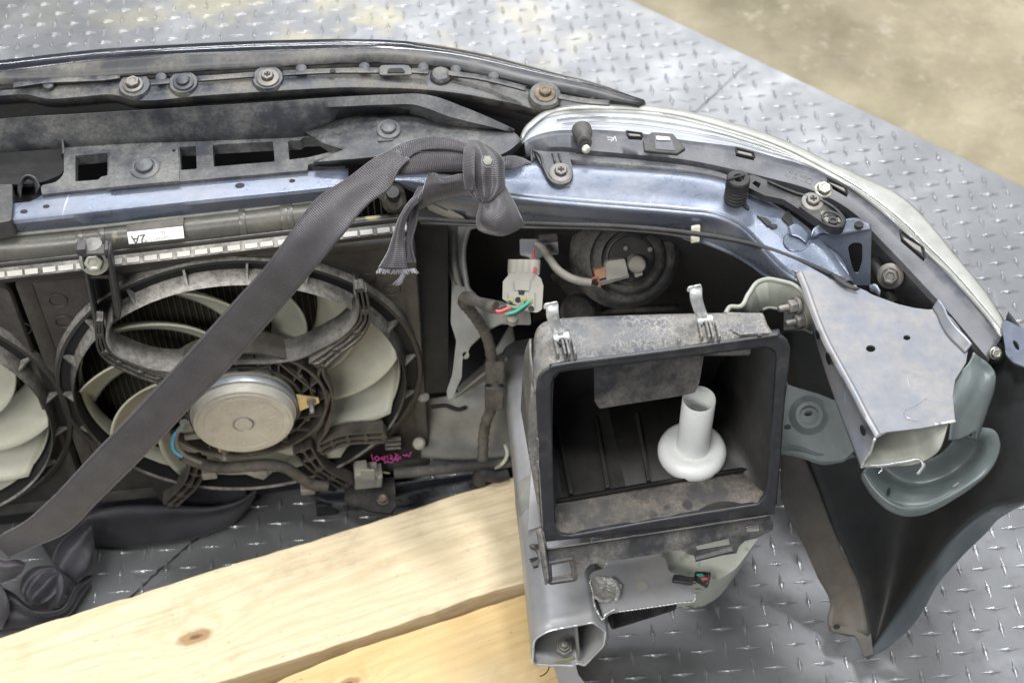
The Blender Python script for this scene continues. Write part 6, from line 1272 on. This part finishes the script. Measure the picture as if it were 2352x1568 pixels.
# ================================================================ STRAPS
def strap_mat(key, col, sheen=.5, wv=1500):
    m = bpy.data.materials.new(key); m.use_nodes = True; N = m.node_tree.nodes; L = m.node_tree.links; b = N['Principled BSDF']
    uv = N.new('ShaderNodeUVMap'); uv.uv_map = 'UVMap'
    tc = N.new('ShaderNodeTexCoord')
    w = N.new('ShaderNodeTexWave'); w.wave_type = 'BANDS'; w.bands_direction = 'X'; w.inputs['Scale'].default_value = wv*.115; w.inputs['Distortion'].default_value = .6; L.new(uv.outputs[0], w.inputs['Vector'])
    n = N.new('ShaderNodeTexNoise'); n.inputs['Scale'].default_value = 40; n.inputs['Detail'].default_value = 7; L.new(tc.outputs['Object'], n.inputs['Vector'])
    r = N.new('ShaderNodeMapRange'); r.inputs[1].default_value = .35; r.inputs[2].default_value = .7; r.inputs[3].default_value = .8; r.inputs[4].default_value = 1.3; L.new(n.outputs['Fac'], r.inputs[0])
    r2 = N.new('ShaderNodeMapRange'); r2.inputs[3].default_value = .72; r2.inputs[4].default_value = 1.22; L.new(w.outputs['Fac'], r2.inputs[0])
    mm = N.new('ShaderNodeMath'); mm.operation = 'MULTIPLY'; L.new(r.outputs[0], mm.inputs[0]); L.new(r2.outputs[0], mm.inputs[1])
    v = N.new('ShaderNodeVectorMath'); v.operation = 'SCALE'; v.inputs[0].default_value = col; L.new(mm.outputs[0], v.inputs['Scale'])
    vo = N.new('ShaderNodeTexVoronoi'); vo.inputs['Scale'].default_value = 260; L.new(tc.outputs['Object'], vo.inputs['Vector'])
    ls = N.new('ShaderNodeMapRange'); ls.inputs[1].default_value = .12; ls.inputs[2].default_value = .06; ls.inputs[4].default_value = .5; L.new(vo.outputs['Distance'], ls.inputs[0])
    mx = N.new('ShaderNodeMix'); mx.data_type = 'RGBA'; L.new(ls.outputs[0], mx.inputs[0]); L.new(v.outputs[0], mx.inputs[6]); mx.inputs[7].default_value = (.3, .29, .28, 1)
    sy = N.new('ShaderNodeSeparateXYZ'); L.new(uv.outputs[0], sy.inputs[0]); last = mx.outputs[2]
    for y0 in (.0035, .0435):
        a = N.new('ShaderNodeMath'); a.operation = 'SUBTRACT'; L.new(sy.outputs[1], a.inputs[0]); a.inputs[1].default_value = y0
        a2 = N.new('ShaderNodeMath'); a2.operation = 'ABSOLUTE'; L.new(a.outputs[0], a2.inputs[0])
        e = N.new('ShaderNodeMapRange'); e.inputs[1].default_value = .0011; e.inputs[2].default_value = .0004; e.inputs[4].default_value = .55; L.new(a2.outputs[0], e.inputs[0])
        q = N.new('ShaderNodeMix'); q.data_type = 'RGBA'; L.new(e.outputs[0], q.inputs[0]); L.new(last, q.inputs[6]); q.inputs[7].default_value = (*[k*.35 for k in col], 1); last = q.outputs[2]
    L.new(last, b.inputs['Base Color']); b.inputs['Roughness'].default_value = .40; b.inputs['Sheen Weight'].default_value = sheen; b.inputs['Sheen Roughness'].default_value = .4
    bp = N.new('ShaderNodeBump'); bp.inputs['Strength'].default_value = .6; bp.inputs['Distance'].default_value = .0006; L.new(w.outputs['Fac'], bp.inputs['Height']); L.new(bp.outputs[0], b.inputs['Normal'])
    return m
WEB = strap_mat('webbing', (.056, .052, .058), .45); WEBD = strap_mat('webbing_dark', (.036, .035, .044), .12)
def ribbon(name, Lp, Rp, mat, parent=None, bulge=0, folds=0, famp=.002, n=70, cross=17, th=.0014, tw=0):
    Lq, Rq = resample(PP(Lp), n), resample(PP(Rp), n); rails = []
    for j in range(cross):
        t = j/(cross-1); row = []
        for i in range(n):
            a, b = Lq[i], Rq[i]; p = a.lerp(b, t)
            tg = (Lq[min(i+1, n-1)]+Rq[min(i+1, n-1)]-Lq[max(i-1, 0)]-Rq[max(i-1, 0)]); nr = (b-a).cross(tg)
            nr = nr.normalized() if nr.length > 1e-9 else Vector((0, 0, 1))
            if nr.dot(CAMP-p) < 0: nr = -nr
            nr = (nr*.15+(CAMP-p).normalized()*.85)
            bl = bulge(i/(n-1)) if callable(bulge) else bulge
            fa = famp(i/(n-1)) if callable(famp) else famp
            row.append(p+nr*(bl*math.sin(math.pi*t)**.8+(fa*math.sin(2*math.pi*folds*t+tw*i/n) if folds else 0)))
        rails.append(row)
    V = [p for r in rails for p in r]; F = []; uv = []
    for j in range(cross):
        s = 0
        for i in range(n):
            if i: s += (rails[cross//2][i]-rails[cross//2][i-1]).length
            uv.append((s, j/(cross-1)*.047))
    for j in range(cross-1):
        for i in range(n-1): F.append((j*n+i, j*n+i+1, (j+1)*n+i+1, (j+1)*n+i))
    return mk(name, V, F, mat, parent, 75, 0, th, uv)
STR = thing('tie_down_strap', 'long grey webbing strap knotted around the upper rail and slanting down across the fan', 'strap', P(1100, 430, .50))
# main run
ribbon('strap_run', [(905, 341, .560), (860, 364, .560), (800, 408, .552), (728, 455, .540), (670, 530, .520), (615, 604, .492), (538, 690, .450), (461, 776, .408), (385, 860, .366), (308, 943, .325), (211, 1044, .272), (111, 1150, .205), (50, 1202, .165), (5, 1226, .135), (-20, 1245, .12)],
       [(941, 365, .562), (918, 388, .560), (893, 436, .549), (852, 464, .540), (786, 542, .520), (716, 626, .485), (615, 745, .425), (505, 868, .362), (439, 934, .328), (374, 1004, .292), (308, 1070, .255), (229, 1148, .208), (150, 1224, .155), (85, 1252, .125), (18, 1280, .09)],
       WEB, STR, bulge=.0012, folds=1, famp=lambda t: .0010*(1-t), n=140)
# fold over the top, going into the knot
ribbon('strap_fold', [(893, 347, .560), (930, 328, .564), (968, 318, .567), (1009, 315, .568), (1045, 322, .567), (1082, 337, .565)], [(915, 392, .5575), (938, 364, .561), (960, 349, .563), (1000, 343, .564), (1040, 345, .563), (1080, 352, .562)], WEB, STR, bulge=.001, n=60)
ribbon('strap_return', [(925, 368, .557), (950, 348, .560), (985, 341, .561), (1030, 341, .561), (1085, 346, .560)], [(893, 403, .548), (935, 402, .548), (985, 396, .549), (1030, 393, .549), (1085, 392, .549)], WEB, STR, bulge=.004, n=50)
# knot body
ribbon('knot_wrap', [(1074, 326, .558), (1067, 345, .566), (1065, 370, .567), (1066, 405, .562), (1074, 434, .556), (1088, 452, .552), (1104, 463, .547)], [(1104, 328, .560), (1134, 346, .567), (1155, 366, .568), (1158, 402, .562), (1158, 426, .556), (1147, 446, .552), (1122, 463, .547)], WEB, STR, bulge=lambda t: .012*(1-.3*t), folds=2.5, famp=lambda t: .0006+.0028*t**1.5, n=70, cross=41, tw=.8)
ribbon('knot_wrap', [(1072, 334, .561), (1067, 342, .566), (1065, 362, .569), (1065, 400, .566), (1070, 436, .558)], [(1094, 334, .568), (1092, 345, .573), (1090, 370, .575), (1090, 405, .573), (1088, 440, .560)], WEB, STR, bulge=.002, n=44)
# horizontal turn under the knot
ribbon('knot_turn', [(984, 398, .545), (1003, 399, .549), (1020, 409, .551), (1040, 404, .551), (1060, 400, .552), (1076, 404, .552)], [(962, 482, .510), (986, 470, .518), (1012, 460, .522), (1040, 453, .525), (1062, 448, .528), (1082, 448, .53)], WEB, STR, bulge=.010, folds=1.5, famp=lambda t: .0016*math.sin(t*3), n=60, cross=25)
# lower loop of the knot
loft('knot_loop', [PP(q) for q in ([(1108, 455, .548), (1100, 480, .545), (1095, 505, .538), (1098, 524, .530), (1110, 533, .522)], [(1112, 456, .5545), (1112, 480, .551), (1112, 508, .547), (1120, 528, .538), (1130, 538, .524)], [(1118, 455, .550), (1126, 478, .550), (1136, 505, .550), (1144, 528, .541), (1152, 541, .524)], [(1138, 442, .550), (1152, 468, .553), (1160, 492, .550), (1170, 516, .540), (1178, 533, .523)], [(1158, 424, .546), (1170, 446, .546), (1184, 472, .542), (1196, 498, .533), (1205, 516, .520)])], WEB, STR, n=50, cross=25, smooth=75)
# band leaving to the right under the air guide
ribbon('strap_band', [(1150, 362, .548), (1172, 358, .545), (1195, 362, .536), (1220, 374, .520)], [(1150, 390, .544), (1168, 390, .541), (1190, 384, .534), (1218, 377, .519)], WEB, STR, bulge=.002, n=30)
# hanging tail with a frayed end
ribbon('strap_tail', [(957, 446, .528), (935, 470, .528), (915, 505, .520), (902, 545, .508), (890, 580, .497), (870, 615, .486)], [(963, 462, .528), (945, 480, .530), (932, 505, .523), (928, 545, .511), (932, 590, .499), (936, 617, .490)], WEB, STR, bulge=.006, folds=1, famp=.0015, n=50)
ribbon('strap_tail', [(940, 482, .523), (936, 520, .512), (935, 560, .500), (936, 606, .488)], [(962, 452, .523), (957, 510, .510), (946, 560, .498), (955, 605, .488)], WEB, STR, bulge=-.004, n=36)
ribbon('tail_neck', [(962, 430, .530), (956, 440, .531), (948, 456, .530)], [(984, 430, .530), (972, 452, .529), (962, 464, .528)], WEB, STR, bulge=.003, n=16)
fr_ = MB(); random.seed(3)
for k in range(120):
    t = random.random(); a = P(870+t*84, 615+3*math.sin(t*3.1)+2*random.random(), .487+.002*math.sin(t*6)); L_ = random.uniform(.002, .0055)
    d = Vector((random.uniform(-.5, .5)+(t-.5)*1.2, -.45, -.8)); fr_.pipe([a, a+d*L_*.6, a+d*L_+Vector((random.uniform(-1, 1)*.001, 0, 0))], .00022, 4, 5)
for k in range(14):
    a = P(925+random.random()*12, 616, .487); fr_.pipe([a, a+Vector((-.003, -.003, -.008)), a+Vector((-.007+random.uniform(-.003, .003), -.005, -.015+random.uniform(-.003, .003)))], .00016, 4, 8)
M('thread', (.42, .42, .46), .6, bump=0); fr_.build('frayed_threads', MT['thread'], STR, 0)
bt = hexbolt('knot_plug', P(1120, 371, .588), Vector((.05, -.45, .9)).normalized(), .0042, MT['primer'], STR, washer=1.35, head=.35, dome=True)
# stitching line
tube('strap_crease', PP([(945, 350, .5655), (985, 349, .5660), (1030, 352, .565), (1062, 355, .564)]), .0003, WEBD, STR, n=20, seg=4)

# lower strap, on the tread plate at the left
ST2 = thing('tie_down_strap', 'dark webbing strap lying knotted on the tread plate at the lower left', 'strap', P(150, 1300, 0.0))
ribbon('strap_band', [(140, 1200, .045), (215, 1172, .055), (290, 1160, .062), (400, 1160, .06), (500, 1160, .055), (560, 1142, .055), (590, 1120, .06)], [(150, 1250, .020), (214, 1252, .012), (300, 1256, .008), (380, 1247, .008), (470, 1228, .008), (540, 1198, .010), (576, 1160, .02)], WEBD, ST2, bulge=.006, folds=1, famp=.004, n=90)
ribbon('strap_band', [(205, 1160, .06), (300, 1130, .05), (420, 1110, .05), (560, 1100, .05)], [(215, 1190, .04), (310, 1168, .03), (430, 1160, .03), (570, 1150, .03)], WEBD, ST2, bulge=.003, n=40)
ribbon('knot_wrap', [(205, 1190, .070), (172, 1215, .072), (135, 1250, .068), (122, 1290, .058), (140, 1300, .045)], [(215, 1250, .058), (214, 1290, .060), (205, 1310, .055), (190, 1325, .048), (178, 1338, .035)], WEBD, ST2, bulge=.014, folds=1.2, famp=.003, n=50, cross=21)
ribbon('knot_wrap', [(118, 1300, .055), (80, 1302, .060), (55, 1320, .062), (45, 1352, .058), (60, 1376, .045)], [(150, 1330, .050), (140, 1345, .058), (125, 1368, .055), (100, 1384, .050), (82, 1388, .040)], WEBD, ST2, bulge=.010, folds=2, famp=.0035, n=50, cross=25)
ribbon('knot_loop', [(130, 1305, .060), (148, 1325, .062), (148, 1360, .055), (140, 1392, .040)], [(110, 1330, .045), (120, 1350, .048), (118, 1375, .042), (112, 1398, .030)], WEBD, ST2, bulge=.008, n=36)
ribbon('strap_band', [(-30, 1330, .035), (30, 1362, .040), (80, 1398, .038), (140, 1392, .035), (172, 1340, .035), (210, 1320, .03)], [(-30, 1455, .008), (40, 1440, .008), (100, 1435, .008), (158, 1412, .008), (186, 1370, .008), (212, 1330, .01)], WEBD, ST2, bulge=.010, folds=1.5, famp=.003, n=70)
ribbon('strap_band', [(-30, 1255, .10), (10, 1285, .10), (40, 1283, .095), (58, 1290, .088)], [(-30, 1340, .065), (8, 1335, .07), (32, 1326, .072), (50, 1312, .075)], WEB, ST2, bulge=.012, folds=1, famp=.003, n=36)
ribbon('strap_band', [(-30, 1330, .06), (0, 1340, .062), (16, 1370, .055), (20, 1410, .035)], [(-30, 1440, .02), (-10, 1440, .02), (0, 1440, .02), (4, 1444, .018)], WEB, ST2, bulge=.006, n=30)
ribbon('strap_band', [(60, 1200, .03), (90, 1240, .03), (120, 1290, .04)], [(140, 1180, .03), (150, 1220, .03), (175, 1250, .04)], WEBD, ST2, bulge=.004, n=24)
